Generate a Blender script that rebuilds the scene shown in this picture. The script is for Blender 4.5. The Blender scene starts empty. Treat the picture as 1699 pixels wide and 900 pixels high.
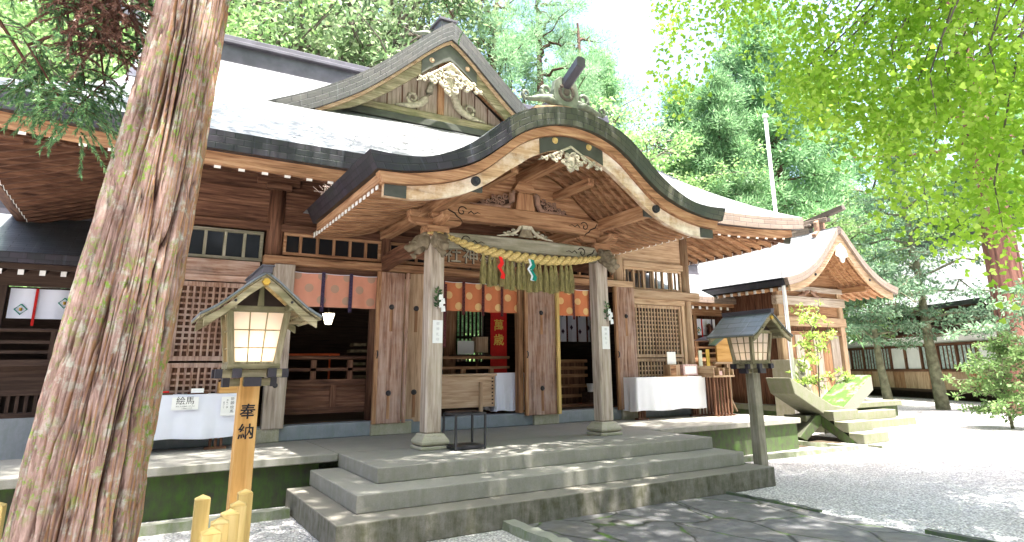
import bpy, bmesh, math, random
import numpy as np
from mathutils import Vector, Matrix, noise
R_ = math.radians
sc = bpy.context.scene
col = sc.collection
random.seed(7)

# ------------------------------------------------------------------ camera
YAW, PIT, ROL = 0.546802, 0.240595, -0.0132864
fw = Vector((math.sin(YAW)*math.cos(PIT), math.cos(YAW)*math.cos(PIT), math.sin(PIT)))
rt = Vector((math.cos(YAW), -math.sin(YAW), 0)); up = rt.cross(fw)
rt2 = rt*math.cos(ROL)+up*math.sin(ROL); up2 = -rt*math.sin(ROL)+up*math.cos(ROL)
cd = bpy.data.cameras.new('camera'); cam = bpy.data.objects.new('camera', cd); col.objects.link(cam)
m = Matrix((rt2, up2, -fw)).transposed().to_4x4(); m.translation = Vector((0, 0, 1.65)); cam.matrix_world = m
cd.sensor_width = 36; cd.sensor_fit = 'HORIZONTAL'; cd.lens = 1047.6/1699*36
cd.shift_x = -28.5/1699; cd.shift_y = -94.74/1699
cd.clip_start = .05; cd.clip_end = 1500
sc.camera = cam
# ------------------------------------------------------------------ sky, sun, exposure
SUN_EL, SUN_AZ = 74, 172       # azimuth clockwise from +Y
w = bpy.data.worlds.new('World'); sc.world = w; w.use_nodes = True
nt = w.node_tree; bg = nt.nodes['Background']
sk = nt.nodes.new('ShaderNodeTexSky'); sk.sky_type = 'NISHITA'; sk.sun_disc = False
sk.sun_elevation = R_(SUN_EL); sk.sun_rotation = R_(SUN_AZ); sk.dust_density = 4.5; sk.air_density = .9; sk.ozone_density = .6
nt.links.new(sk.outputs[0], bg.inputs[0]); bg.inputs[1].default_value = .135
sd = bpy.data.lights.new('sun', 'SUN'); sd.energy = 4.6; sd.angle = R_(.6); sd.color = (1, .965, .91)
so = bpy.data.objects.new('sun', sd); col.objects.link(so)
sv = Vector((math.sin(R_(SUN_AZ))*math.cos(R_(SUN_EL)), math.cos(R_(SUN_AZ))*math.cos(R_(SUN_EL)), math.sin(R_(SUN_EL))))
so.rotation_euler = (-sv).to_track_quat('-Z', 'Y').to_euler()
sc.view_settings.view_transform = 'Standard'; sc.view_settings.look = 'None'
sc.view_settings.exposure = 2.62; sc.view_settings.gamma = 1
sc.render.engine = 'CYCLES'
sc.cycles.max_bounces = 6; sc.cycles.diffuse_bounces = 4; sc.cycles.transmission_bounces = 4; sc.cycles.transparent_max_bounces = 6

# ------------------------------------------------------------------ materials
def newmat(name):
    M = bpy.data.materials.new(name); M.use_nodes = True
    n = M.node_tree; return M, n, n.nodes['Principled BSDF']
def nd(n, t, **k):
    x = n.nodes.new(t)
    for a, b in k.items(): setattr(x, a, b)
    return x
def lk(n, a, b): n.links.new(a, b)
def coords(n, kind='Object', scale=(1, 1, 1)):
    tc = nd(n, 'ShaderNodeTexCoord'); mp = nd(n, 'ShaderNodeMapping'); mp.inputs['Scale'].default_value = scale
    lk(n, tc.outputs[kind], mp.inputs[0]); return mp.outputs[0]
def noi(n, v, scale, detail=4, rough=.55, dist=0):
    x = nd(n, 'ShaderNodeTexNoise'); x.inputs['Scale'].default_value = scale; x.inputs['Detail'].default_value = detail
    x.inputs['Roughness'].default_value = rough; x.inputs['Distortion'].default_value = dist
    lk(n, v, x.inputs['Vector']); return x.outputs['Fac']
def ramp(n, f, stops):
    x = nd(n, 'ShaderNodeValToRGB'); e = x.color_ramp.elements
    while len(e) < len(stops): e.new(.5)
    for i, (p, c) in enumerate(stops):
        e[i].position = p; e[i].color = (*c, 1) if len(c) == 3 else c
    lk(n, f, x.inputs[0]); return x.outputs[0]
def mix(n, f, a, b, mode='MIX'):
    x = nd(n, 'ShaderNodeMix', data_type='RGBA', blend_type=mode)
    for s, v in ((x.inputs[0], f), (x.inputs[6], a), (x.inputs[7], b)):
        if hasattr(v, 'is_linked'): lk(n, v, s)
        elif isinstance(v, (int, float)): s.default_value = v
        else: s.default_value = (*v, 1)
    return x.outputs[2]
def bump(n, p, h, strength=.4, dist=.01):
    b = nd(n, 'ShaderNodeBump'); b.inputs['Strength'].default_value = strength; b.inputs['Distance'].default_value = dist
    lk(n, h, b.inputs['Height']); lk(n, b.outputs[0], p.inputs['Normal'])
_w = {}
def wood(tone, ax='z'):
    """weathered timber, grain along ax; tone = (dark, mid, light, stain amount)"""
    k = (tone, ax)
    if k in _w: return _w[k]
    TN = {'warm': ((.095, .038, .018), (.34, .175, .088), (.56, .345, .195), .3),
          'brown': ((.03, .012, .007), (.12, .053, .030), (.24, .125, .072), .25),
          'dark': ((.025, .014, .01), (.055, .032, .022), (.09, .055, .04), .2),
          'pale': ((.18, .13, .095), (.43, .35, .285), (.62, .54, .46), .35),
          'honey': ((.24, .14, .075), (.45, .305, .19), (.60, .45, .31), .15),
          'orange': ((.36, .18, .05), (.52, .28, .085), (.62, .38, .15), .1),
          'cream': ((.42, .28, .09), (.56, .395, .14), (.66, .50, .22), .05),
          'door': ((.085, .036, .022), (.33, .185, .125), (.57, .41, .32), .45),
          'grey': ((.16, .14, .10), (.31, .28, .21), (.45, .41, .33), .6),
          'barge': ((.22, .13, .07), (.42, .27, .15), (.56, .40, .25), 1.0),
          'mossy': ((.08, .07, .035), (.26, .22, .13), (.46, .40, .27), .8)}
    d, md, l, st = TN[tone]
    M, n, p = newmat('wood_'+tone+'_'+ax)
    s = {'x': (.07, 1, 1), 'y': (1, .07, 1), 'z': (1, 1, .07)}[ax]
    v = coords(n, 'Object', s); v0 = coords(n)
    oi = nd(n, 'ShaderNodeObjectInfo')
    add = nd(n, 'ShaderNodeVectorMath', operation='ADD'); lk(n, v, add.inputs[0])
    sc_ = nd(n, 'ShaderNodeVectorMath', operation='SCALE'); sc_.inputs['Scale'].default_value = 13
    cmb = nd(n, 'ShaderNodeCombineXYZ')
    for i in range(3): lk(n, oi.outputs['Random'], cmb.inputs[i])
    lk(n, cmb.outputs[0], sc_.inputs[0]); lk(n, sc_.outputs[0], add.inputs[1])
    g = noi(n, add.outputs[0], 22, 6, .6, .4)
    c = ramp(n, g, [(.28, d), (.48, md), (.72, l)])
    big = noi(n, v0, 2.3, 5, .65)
    pat = ramp(n, big, [(.42, (0, 0, 0)), (.66, (1, 1, 1))])
    if tone in ('mossy', 'grey'): stain = tuple(x*.9 for x in (.15, .15, .07))
    elif tone == 'barge': stain = (.74, .66, .55)
    elif tone == 'door': stain = (.52, .42, .37)
    elif tone == 'pale': stain = (.36, .31, .22)
    else: stain = tuple(x*.6 for x in md)
    mm = nd(n, 'ShaderNodeMath', operation='MULTIPLY'); lk(n, pat, mm.inputs[0]); mm.inputs[1].default_value = st
    c = mix(n, mm.outputs[0], c, stain)
    hs = nd(n, 'ShaderNodeHueSaturation'); lk(n, c, hs.inputs['Color'])
    mr = nd(n, 'ShaderNodeMapRange'); lk(n, oi.outputs['Random'], mr.inputs[0]); mr.inputs[3].default_value = .82; mr.inputs[4].default_value = 1.14
    lk(n, mr.outputs[0], hs.inputs['Value'])
    lk(n, hs.outputs[0], p.inputs['Base Color']); p.inputs['Roughness'].default_value = .72
    p.inputs['Specular IOR Level'].default_value = .25
    bump(n, p, g, .5, .012)
    _w[k] = M; return M
def plain(name, c, rough=.6, metal=0, spec=.4, var=.12, scale=6, bmp=0):
    M, n, p = newmat(name); v = coords(n); f = noi(n, v, scale, 5)
    cc = ramp(n, f, [(.3, tuple(x*(1-var) for x in c)), (.7, tuple(min(1, x*(1+var)) for x in c))])
    lk(n, cc, p.inputs['Base Color']); p.inputs['Roughness'].default_value = rough; p.inputs['Metallic'].default_value = metal
    p.inputs['Specular IOR Level'].default_value = spec
    if bmp: bump(n, p, noi(n, v, scale*8, 4), bmp, .01)
    return M
def shingle(name, cols, bw, bh, rough=.45, mortar=.007, off=.5, bmp=.6, metal=0.0, streak=.3):
    """courses of plates laid on UVs measured in metres"""
    M, n, p = newmat(name); v = coords(n, 'UV')
    b = nd(n, 'ShaderNodeTexBrick'); lk(n, v, b.inputs['Vector']); b.inputs['Scale'].default_value = 1
    b.inputs['Brick Width'].default_value = bw; b.inputs['Row Height'].default_value = bh; b.offset = off
    b.inputs['Mortar Size'].default_value = mortar; b.inputs['Mortar Smooth'].default_value = .3; b.inputs['Bias'].default_value = 0
    b.inputs['Color1'].default_value = (*cols[0], 1); b.inputs['Color2'].default_value = (*cols[1], 1); b.inputs['Mortar'].default_value = (*[x*.35 for x in cols[0]], 1)
    v2 = coords(n); f = noi(n, v2, 1.7, 6, .65)
    c = mix(n, ramp(n, f, [(.4, (0, 0, 0)), (.7, (.8, .8, .8))]), b.outputs['Color'], cols[2])
    v3 = coords(n, 'UV', (9, .6, 1)); f3 = noi(n, v3, 1.5, 4)
    c = mix(n, ramp(n, f3, [(.58, (0, 0, 0)), (.75, (streak,)*3)]), c, cols[3])
    lk(n, c, p.inputs['Base Color']); p.inputs['Roughness'].default_value = rough; p.inputs['Metallic'].default_value = metal
    f4 = noi(n, coords(n, 'UV', (.8, 6, 1)), 8, 4)
    ad = nd(n, 'ShaderNodeMath', operation='MULTIPLY_ADD'); lk(n, f4, ad.inputs[0]); ad.inputs[1].default_value = .07
    iv = nd(n, 'ShaderNodeMath', operation='SUBTRACT'); iv.inputs[0].default_value = 1; lk(n, b.outputs['Fac'], iv.inputs[1]); lk(n, iv.outputs[0], ad.inputs[2])
    bump(n, p, ad.outputs[0], bmp, .012)
    return M
MT = {}
MT['fascia'] = shingle('copper_plate_dark', ((.012, .010, .016), (.04, .030, .043), (.012, .02, .016), (.13, .15, .20)), .23, .092, .42)
MT['fascia_green'] = shingle('copper_plate_verdigris', ((.042, .042, .030), (.082, .078, .052), (.035, .046, .035), (.16, .2, .16)), .21, .09, .5)
MT['fascia_brown'] = shingle('copper_plate_brown', ((.20, .145, .11), (.27, .20, .16), (.16, .13, .11), (.35, .32, .30)), .4, .1, .5)
MT['roof'] = shingle('shingled_roof', ((.20, .205, .21), (.28, .28, .285), (.17, .185, .18), (.36, .36, .37)), 2.3, .12, .42, .016, .37, .6, 0, .5)
MT['roof_moss'] = shingle('shingled_roof_old', ((.22, .23, .16), (.30, .30, .22), (.18, .20, .14), (.38, .38, .30)), 2.3, .12, .5, .016, .37, .6, 0, .5)
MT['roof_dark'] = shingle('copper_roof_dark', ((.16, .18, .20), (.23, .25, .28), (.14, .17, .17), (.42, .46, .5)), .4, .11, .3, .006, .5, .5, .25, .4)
MT['ridge'] = plain('ridge_copper', (.075, .07, .085), .4, .2, .5, .3, 3)
MT['verdigris'] = plain('verdigris_plate', (.06, .062, .05), .5, .2, .5, .3, 4)
MT['ornament'] = plain('ridge_ornament', (.15, .17, .125), .6, .0, .4, .4, 6, .3)
MT['white'] = plain('rafter_end_paint', (.82, .80, .76), .6, 0, .3, .05)
MT['paper'] = plain('white_paper', (.82, .82, .80), .8, 0, .2, .03)
MT['cloth'] = plain('white_cloth', (.72, .74, .83), .85, 0, .2, .04, 3)
MT['cloth_bright'] = plain('white_cloth_bright', (.80, .80, .85), .85, 0, .2, .04, 3)
MT['ink'] = plain('black_ink', (.012, .012, .014), .6, 0, .3, .1)
MT['iron'] = plain('black_iron', (.025, .025, .03), .45, .3, .5, .2)
MT['gold'] = plain('gilt', (.55, .34, .05), .45, .5, .5, .1)
MT['red'] = plain('red_cloth', (.50, .018, .015), .8, 0, .2, .15)
MT['vermilion'] = plain('vermilion_paint', (.55, .09, .02), .5, 0, .3, .1)
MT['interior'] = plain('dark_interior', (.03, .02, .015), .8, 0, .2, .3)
MT['plaster'] = plain('white_plaster', (.74, .74, .73), .9, 0, .2, .06, 2)
MT['carving'] = plain('bleached_carving', (.44, .40, .30), .75, 0, .2, .4, 14, .5)
MT['carving_dark'] = plain('weathered_carving', (.22, .18, .12), .75, 0, .2, .4, 12, .6)
MT['carving_warm'] = plain('cedar_carving', (.28, .17, .12), .75, 0, .2, .3, 10, .4)
MT['strap'] = plain('indigo_strap', (.05, .035, .07), .8, 0, .2, .6, 40)
MT['steel'] = plain('flagpole_paint', (.70, .70, .68), .4, .3, .5, .1)
MT['glass'] = plain('window_glass', (.015, .016, .018), .08, 0, .3, .1)
MT['soil'] = plain('dark_soil', (.06, .045, .03), .95, 0, .1, .4, 5, .4)
def stone(name, a, b, moss, amt, speck=.25, z0=None, z1=None):
    M, n, p = newmat(name); v = coords(n)
    f = noi(n, v, 160, 3, .7); f2 = noi(n, v, 1.8, 6, .65); f3 = noi(n, v, 9, 5, .6)
    c = mix(n, f2, a, b)
    c = mix(n, ramp(n, f, [(.36, (speck,)*3), (.5, (0, 0, 0))]), c, tuple(x*.35 for x in a))
    c = mix(n, ramp(n, f, [(.62, (0, 0, 0)), (.7, (speck*1.5,)*3)]), c, tuple(min(.8, x*1.9) for x in a))
    geo = nd(n, 'ShaderNodeNewGeometry'); sx = nd(n, 'ShaderNodeSeparateXYZ'); lk(n, geo.outputs['Normal'], sx.inputs[0])
    vert = nd(n, 'ShaderNodeMapRange'); lk(n, sx.outputs[2], vert.inputs[0]); vert.inputs[1].default_value = .2; vert.inputs[2].default_value = .9
    vert.inputs[3].default_value = 1; vert.inputs[4].default_value = .12
    # streaks running down the risers
    vs = coords(n, 'Object', (1, 1, .2)); f4 = noi(n, vs, 11, 6, .7)
    mo = mix(n, .5, ramp(n, f3, [(.35, (0, 0, 0)), (.62, (1, 1, 1))]), ramp(n, f4, [(.42, (0, 0, 0)), (.62, (1, 1, 1))]))
    q = nd(n, 'ShaderNodeMath', operation='MULTIPLY'); lk(n, mo, q.inputs[0]); lk(n, vert.outputs[0], q.inputs[1])
    q2 = nd(n, 'ShaderNodeMath', operation='MULTIPLY'); lk(n, q.outputs[0], q2.inputs[0]); q2.inputs[1].default_value = amt
    c = mix(n, q2.outputs[0], c, moss)
    lk(n, c, p.inputs['Base Color']); p.inputs['Roughness'].default_value = .82
    bump(n, p, f, .35, .004)
    return M
MT['step'] = stone('granite_steps', (.22, .21, .185), (.34, .325, .29), (.16, .16, .10), .55, .4)
MT['step_wet'] = stone('granite_steps_stained', (.16, .145, .12), (.27, .25, .215), (.06, .06, .025), .95, .45)
MT['granite'] = stone('granite_sill', (.22, .24, .27), (.34, .37, .40), (.15, .19, .16), .5, .4)
MT['rustic'] = stone('rough_granite', (.42, .38, .30), (.50, .45, .36), (.22, .25, .10), .5, .6)
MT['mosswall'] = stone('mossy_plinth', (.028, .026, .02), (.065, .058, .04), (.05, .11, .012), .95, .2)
MT['monument'] = stone('monument_stone', (.15, .145, .105), (.21, .20, .155), (.11, .14, .05), .7, .4)
def leafm(name, a, b, c3, trans=.4):
    M, n, p = newmat(name); n.nodes.remove(p); out = n.nodes['Material Output']
    geo = nd(n, 'ShaderNodeNewGeometry'); oi = nd(n, 'ShaderNodeObjectInfo')
    v = coords(n); f = noi(n, v, .9, 3, .6)
    c = ramp(n, geo.outputs['Random Per Island'], [(0, a), (.6, b), (1, c3)])
    c = mix(n, ramp(n, f, [(.4, (.0,)*3), (.65, (.6,)*3)]), c, a)
    hs = nd(n, 'ShaderNodeHueSaturation'); lk(n, c, hs.inputs['Color'])
    mr = nd(n, 'ShaderNodeMapRange'); lk(n, oi.outputs['Random'], mr.inputs[0]); mr.inputs[3].default_value = .8; mr.inputs[4].default_value = 1.25
    lk(n, mr.outputs[0], hs.inputs['Value'])
    d = nd(n, 'ShaderNodeBsdfPrincipled'); d.inputs['Roughness'].default_value = .5; d.inputs['Specular IOR Level'].default_value = .35; t = nd(n, 'ShaderNodeBsdfTranslucent'); ms = nd(n, 'ShaderNodeMixShader'); ms.inputs[0].default_value = trans
    lk(n, hs.outputs[0], d.inputs['Base Color']); lk(n, hs.outputs[0], t.inputs[0]); lk(n, d.outputs[0], ms.inputs[1]); lk(n, t.outputs[0], ms.inputs[2]); lk(n, ms.outputs[0], out.inputs[0])
    return M
MT['leaf_ginkgo'] = leafm('leaf_ginkgo', (.22, .40, .035), (.38, .58, .06), (.56, .72, .16), .62)
MT['leaf_maple'] = leafm('leaf_maple', (.14, .26, .08), (.24, .38, .13), (.36, .48, .2), .5)
MT['leaf_broad'] = leafm('leaf_broad', (.13, .22, .09), (.25, .35, .16), (.45, .52, .31), .45)
MT['leaf_cedar'] = leafm('leaf_cedar', (.12, .25, .10), (.22, .39, .18), (.38, .54, .28), .5)
MT['leaf_pine'] = leafm('leaf_pine', (.12, .24, .12), (.22, .36, .19), (.36, .48, .28), .45)
MT['leaf_dark'] = leafm('leaf_dark', (.03, .08, .03), (.07, .15, .05), (.22, .33, .13), .25)
MT['leaf_wall'] = leafm('leaf_wall', (.05, .07, .055), (.08, .105, .085), (.13, .15, .13), .2)
MT['leaf_dead'] = leafm('leaf_dead', (.05, .018, .012), (.12, .045, .03), (.2, .08, .05), .2)
MT['bark_far'] = plain('bark_distant', (.11, .065, .05), .9, 0, .1, .4, 4, .5)
MT['bark_grey'] = plain('bark_grey', (.13, .11, .09), .9, 0, .1, .4, 4, .5)

# ------------------------------------------------------------------ mesh builder
ORG = {}
class MB:
    def __init__(s): s.v = []; s.f = []; s.uv = []
    def add(s, vs, fs, uvs=None):
        o = len(s.v); s.v += [tuple(p) for p in vs]
        for i, f in enumerate(fs):
            s.f.append([o+a for a in f]); s.uv.append(uvs[i] if uvs else None)
        return s
    def box(s, x0, x1, y0, y1, z0, z1):
        v = [(x, y, z) for z in (z0, z1) for y in (y0, y1) for x in (x0, x1)]
        q = [(0, 2, 3, 1), (4, 5, 7, 6), (0, 1, 5, 4), (2, 6, 7, 3), (0, 4, 6, 2), (1, 3, 7, 5)]
        uv = []
        for f in q:
            p = [v[i] for i in f]
            if q.index(f) < 2: uv.append([(a[0], a[1]) for a in p])
            elif q.index(f) < 4: uv.append([(a[0], a[2]) for a in p])
            else: uv.append([(a[1], a[2]) for a in p])
        return s.add(v, q, uv)
    def bar(s, p0, p1, w, h, up=(0, 0, 1)):
        p0 = Vector(p0); p1 = Vector(p1); d = (p1-p0).normalized(); x = d.cross(Vector(up)).normalized(); z = x.cross(d)
        v = []
        for p in (p0, p1):
            for a, b in ((-1, -1), (1, -1), (1, 1), (-1, 1)): v.append(p+x*a*w/2+z*b*h/2)
        return s.add(v, [(3, 2, 1, 0), (4, 5, 6, 7), (0, 1, 5, 4), (1, 2, 6, 5), (2, 3, 7, 6), (3, 0, 4, 7)])
    def tube(s, pts, rad, n=10, caps=True):
        pts = [Vector(p) for p in pts]; rings = []
        if not hasattr(rad, '__len__'): rad = [rad]*len(pts)
        for i, p in enumerate(pts):
            d = (pts[min(i+1, len(pts)-1)]-pts[max(i-1, 0)]).normalized()
            a = Vector((0, 0, 1)) if abs(d.z) < .9 else Vector((1, 0, 0))
            x = d.cross(a).normalized(); y = d.cross(x)
            rings.append([p+(x*math.cos(t)+y*math.sin(t))*rad[i] for t in [2*math.pi*k/n for k in range(n)]])
        v = [q for r in rings for q in r]; f = []
        for i in range(len(pts)-1):
            for k in range(n):
                f.append((i*n+k, i*n+(k+1) % n, (i+1)*n+(k+1) % n, (i+1)*n+k))
        if caps: f.append(tuple(range(n-1, -1, -1))); f.append(tuple((len(pts)-1)*n+k for k in range(n)))
        return s.add(v, f)
    def cyl(s, p0, p1, r0, r1=None, n=20): return s.tube([p0, p1], [r0, r0 if r1 is None else r1], n)
    def prism(s, poly, a0, a1, ax='y'):
        def P(u, w_, a): return {'y': (u, a, w_), 'x': (a, u, w_), 'z': (u, w_, a)}[ax]
        n = len(poly); v = [P(u, w_, a0) for u, w_ in poly]+[P(u, w_, a1) for u, w_ in poly]
        f = [tuple(range(n-1, -1, -1)), tuple(range(n, 2*n))]+[(i, (i+1) % n, n+(i+1) % n, n+i) for i in range(n)]
        return s.add(v, f)
    def band(s, top, bot, a0, a1, ax='y'):
        """solid between two equal-length curves, extruded; UV along the curve"""
        def P(u, w_, a): return {'y': (u, a, w_), 'x': (a, u, w_)}[ax]
        L = [0]
        for i in range(1, len(top)): L.append(L[-1]+math.dist(top[i], top[i-1]))
        for i in range(len(top)-1):
            t0, t1, b0, b1 = top[i], top[i+1], bot[i], bot[i+1]
            h0 = math.dist(t0, b0); h1 = math.dist(t1, b1); u0, u1 = L[i], L[i+1]
            v = [P(*b0, a0), P(*b1, a0), P(*t1, a0), P(*t0, a0), P(*b0, a1), P(*b1, a1), P(*t1, a1), P(*t0, a1)]
            f = [(0, 1, 2, 3), (5, 4, 7, 6), (3, 2, 6, 7), (1, 0, 4, 5)]
            uv = [[(u0, 0), (u1, 0), (u1, h1), (u0, h0)], [(u1, 0), (u0, 0), (u0, h0), (u1, h1)], [(a0, u0), (a0, u1), (a1, u1), (a1, u0)], [(u1, 0), (u0, 0), (u0, .2), (u1, .2)]]
            if i == 0: f.append((4, 0, 3, 7)); uv.append([(a1, 0), (a0, 0), (a0, h0), (a1, h0)])
            if i == len(top)-2: f.append((1, 5, 6, 2)); uv.append([(a0, 0), (a1, 0), (a1, h1), (a0, h1)])
            s.add(v, f, uv)
        return s
    def grid(s, P, nu, nv, UV=None, thick=None):
        v = []; u_ = []
        for j in range(nv+1):
            for i in range(nu+1):
                p = Vector(P(i/nu, j/nv)); v.append(p)
                u_.append(UV(i/nu, j/nv) if UV else (i/nu, j/nv))
        f = []; uv = []
        for j in range(nv):
            for i in range(nu):
                q = (j*(nu+1)+i, j*(nu+1)+i+1, (j+1)*(nu+1)+i+1, (j+1)*(nu+1)+i); f.append(q); uv.append([u_[k] for k in q])
        if thick:
            o = len(v); v2 = [p+Vector(thick) for p in v]
            f2 = [tuple(o+a for a in q[::-1]) for q in f]; uv += [x[::-1] for x in uv]
            ed = []
            n1 = nu+1
            for i in range(nu): ed.append((i+1, i)); ed.append((nv*n1+i, nv*n1+i+1))
            for j in range(nv): ed.append((j*n1, (j+1)*n1)); ed.append(((j+1)*n1+nu, j*n1+nu))
            f3 = [(a, b, o+b, o+a) for a, b in ed]; uv += [[u_[a], u_[b], u_[b], u_[a]] for a, b in ed]
            v += v2; f += f2+f3
        return s.add(v, f, uv)
    def build(s, name, mat, parent=None, smooth=False, bevel=0, seg=1, weld=False):
        off = ORG.get(parent.name, Vector((0, 0, 0))) if parent else Vector((0, 0, 0))
        me = bpy.data.meshes.new(name); me.from_pydata([tuple(Vector(p)-off) for p in s.v], [], s.f)
        uvl = me.uv_layers.new(name='UVMap'); k = 0; buf = []
        for i, f in enumerate(s.f):
            u = s.uv[i]
            if u: buf += [c for q in u for c in q]
            else: buf += [0, 0]*len(f)
        uvl.data.foreach_set('uv', buf)
        me.materials.append(MT[mat] if isinstance(mat, str) and mat in MT else (wood(*mat) if isinstance(mat, tuple) else mat))
        if weld:
            bm = bmesh.new(); bm.from_mesh(me); bmesh.ops.remove_doubles(bm, verts=bm.verts, dist=1e-4); bm.to_mesh(me); bm.free()
        if smooth: me.shade_smooth() if hasattr(me, 'shade_smooth') else [setattr(p, 'use_smooth', True) for p in me.polygons]
        me.update()
        o = bpy.data.objects.new(name, me); col.objects.link(o)
        if parent: o.parent = parent
        ORG[o.name] = off
        if bevel:
            b = o.modifiers.new('bevel', 'BEVEL'); b.width = bevel; b.segments = seg; b.limit_method = 'ANGLE'; b.angle_limit = R_(40)
        return o
def mb(): return MB()
def tag(o, label=None, cat=None, group=None, kind=None):
    for k, v in (('label', label), ('category', cat), ('group', group), ('kind', kind)):
        if v: o[k] = v
    return o
def thing(name, label, cat, loc=(0, 0, 0), rz=0, group=None, world=False):
    o = bpy.data.objects.new(name, None); col.objects.link(o); o.location = loc; o.rotation_euler = (0, 0, rz); o.empty_display_size = .2
    ORG[o.name] = Vector(loc) if world else Vector((0, 0, 0))
    return tag(o, label, cat, group)
def kids(o): return [c for c in bpy.data.objects if c.parent == o]
def copy_tree(o, parent=None):
    c = o.copy(); col.objects.link(c); c.parent = parent
    for ch in kids(o): copy_tree(ch, c)
    return c
def copy_part(o, dx=0, dy=0, dz=0):
    c = o.copy(); col.objects.link(c); c.location = Vector(o.location)+Vector((dx, dy, dz))
    for ch in kids(o):
        d = ch.copy(); col.objects.link(d); d.parent = c
    return c
def text(name, s, mat, parent, loc, size, rot=(math.pi/2, 0, 0), ext=.002, vertical=False, bold=0, shear=0, spacing=1.05):
    cu = bpy.data.curves.new('glyphs', 'FONT'); cu.body = '\n'.join(s) if vertical else s; cu.size = size; cu.align_x = 'CENTER'; cu.align_y = 'CENTER'
    cu.extrude = ext; cu.offset = bold; cu.space_line = spacing; cu.shear = shear; cu.resolution_u = 3
    t = bpy.data.objects.new('glyphs', cu); col.objects.link(t)
    dg = bpy.context.evaluated_depsgraph_get(); me = bpy.data.meshes.new_from_object(t.evaluated_get(dg))
    bpy.data.objects.remove(t); off = ORG.get(parent.name, Vector((0, 0, 0))) if parent else Vector((0, 0, 0))
    M4 = Matrix.Translation(Vector(loc)-off) @ Matrix.Rotation(rot[2], 4, 'Z') @ Matrix.Rotation(rot[1], 4, 'Y') @ Matrix.Rotation(rot[0], 4, 'X')
    me.transform(M4); me.materials.clear(); me.materials.append(MT[mat]); me.name = name
    o = bpy.data.objects.new(name, me); col.objects.link(o); ORG[o.name] = off
    if parent: o.parent = parent
    return o
def lerp_curve(pts, n):
    """smooth resample of y(x) control points"""
    xs = [p[0] for p in pts]; ys = [p[1] for p in pts]; out = []
    m_ = []
    for i in range(len(xs)):
        if i == 0: m_.append((ys[1]-ys[0])/(xs[1]-xs[0]))
        elif i == len(xs)-1: m_.append((ys[-1]-ys[-2])/(xs[-1]-xs[-2]))
        else: m_.append((ys[i+1]-ys[i-1])/(xs[i+1]-xs[i-1]))
    for k in range(n+1):
        x = xs[0]+(xs[-1]-xs[0])*k/n; i = max(j for j in range(len(xs)-1) if xs[j] <= x+1e-9)
        h = xs[i+1]-xs[i]; t = (x-xs[i])/h
        y = (2*t**3-3*t**2+1)*ys[i]+(t**3-2*t**2+t)*h*m_[i]+(-2*t**3+3*t**2)*ys[i+1]+(t**3-t**2)*h*m_[i+1]
        out.append((x, y))
    return out
def sym(pts, n, c):
    h = lerp_curve(pts, n); return [(c-x, z) for x, z in h[::-1]]+[(c+x, z) for x, z in h[1:]]
def spiral(cx, cz, r, turns, a0, w_, sgn=1, n=26, taper=1):
    """scroll outline as list of tube points in XZ"""
    return [(cx+math.cos(a0+sgn*turns*2*math.pi*t)*r*(1-t*.85), cz+math.sin(a0+sgn*turns*2*math.pi*t)*r*(1-t*.85)) for t in [i/n for i in range(n+1)]]
# ================================================================== SETTING: ground, path
def gravel_mat():
    M, n, p = newmat('gravel'); v = coords(n)
    vo = nd(n, 'ShaderNodeTexVoronoi'); lk(n, v, vo.inputs['Vector']); vo.inputs['Scale'].default_value = 38; vo.inputs['Randomness'].default_value = 1
    vo2 = nd(n, 'ShaderNodeTexVoronoi'); lk(n, v, vo2.inputs['Vector']); vo2.inputs['Scale'].default_value = 16
    c = ramp(n, vo.outputs['Color'], [(0, (.30, .29, .285)), (.3, (.68, .66, .64)), (.65, (.82, .80, .79)), (1, (.90, .88, .87))])
    c2 = ramp(n, vo2.outputs['Color'], [(.2, (.9, .89, .9)), (.8, (1, 1, 1))])
    c = mix(n, 1, c, c2, 'MULTIPLY')
    f = noi(n, v, .8, 4); c = mix(n, ramp(n, f, [(.45, (0, 0, 0)), (.75, (.4, .4, .4))]), c, (.42, .36, .31))
    dk = ramp(n, vo.outputs['Distance'], [(.25, (1, 1, 1)), (.62, (.5, .5, .5))]); c = mix(n, 1, c, dk, 'MULTIPLY')
    lk(n, c, p.inputs['Base Color']); p.inputs['Roughness'].default_value = .75
    iv = nd(n, 'ShaderNodeMath', operation='SUBTRACT'); iv.inputs[0].default_value = 1; lk(n, vo.outputs['Distance'], iv.inputs[1])
    bump(n, p, iv.outputs[0], .9, .02); return M
MT['gravel'] = gravel_mat()
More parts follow.
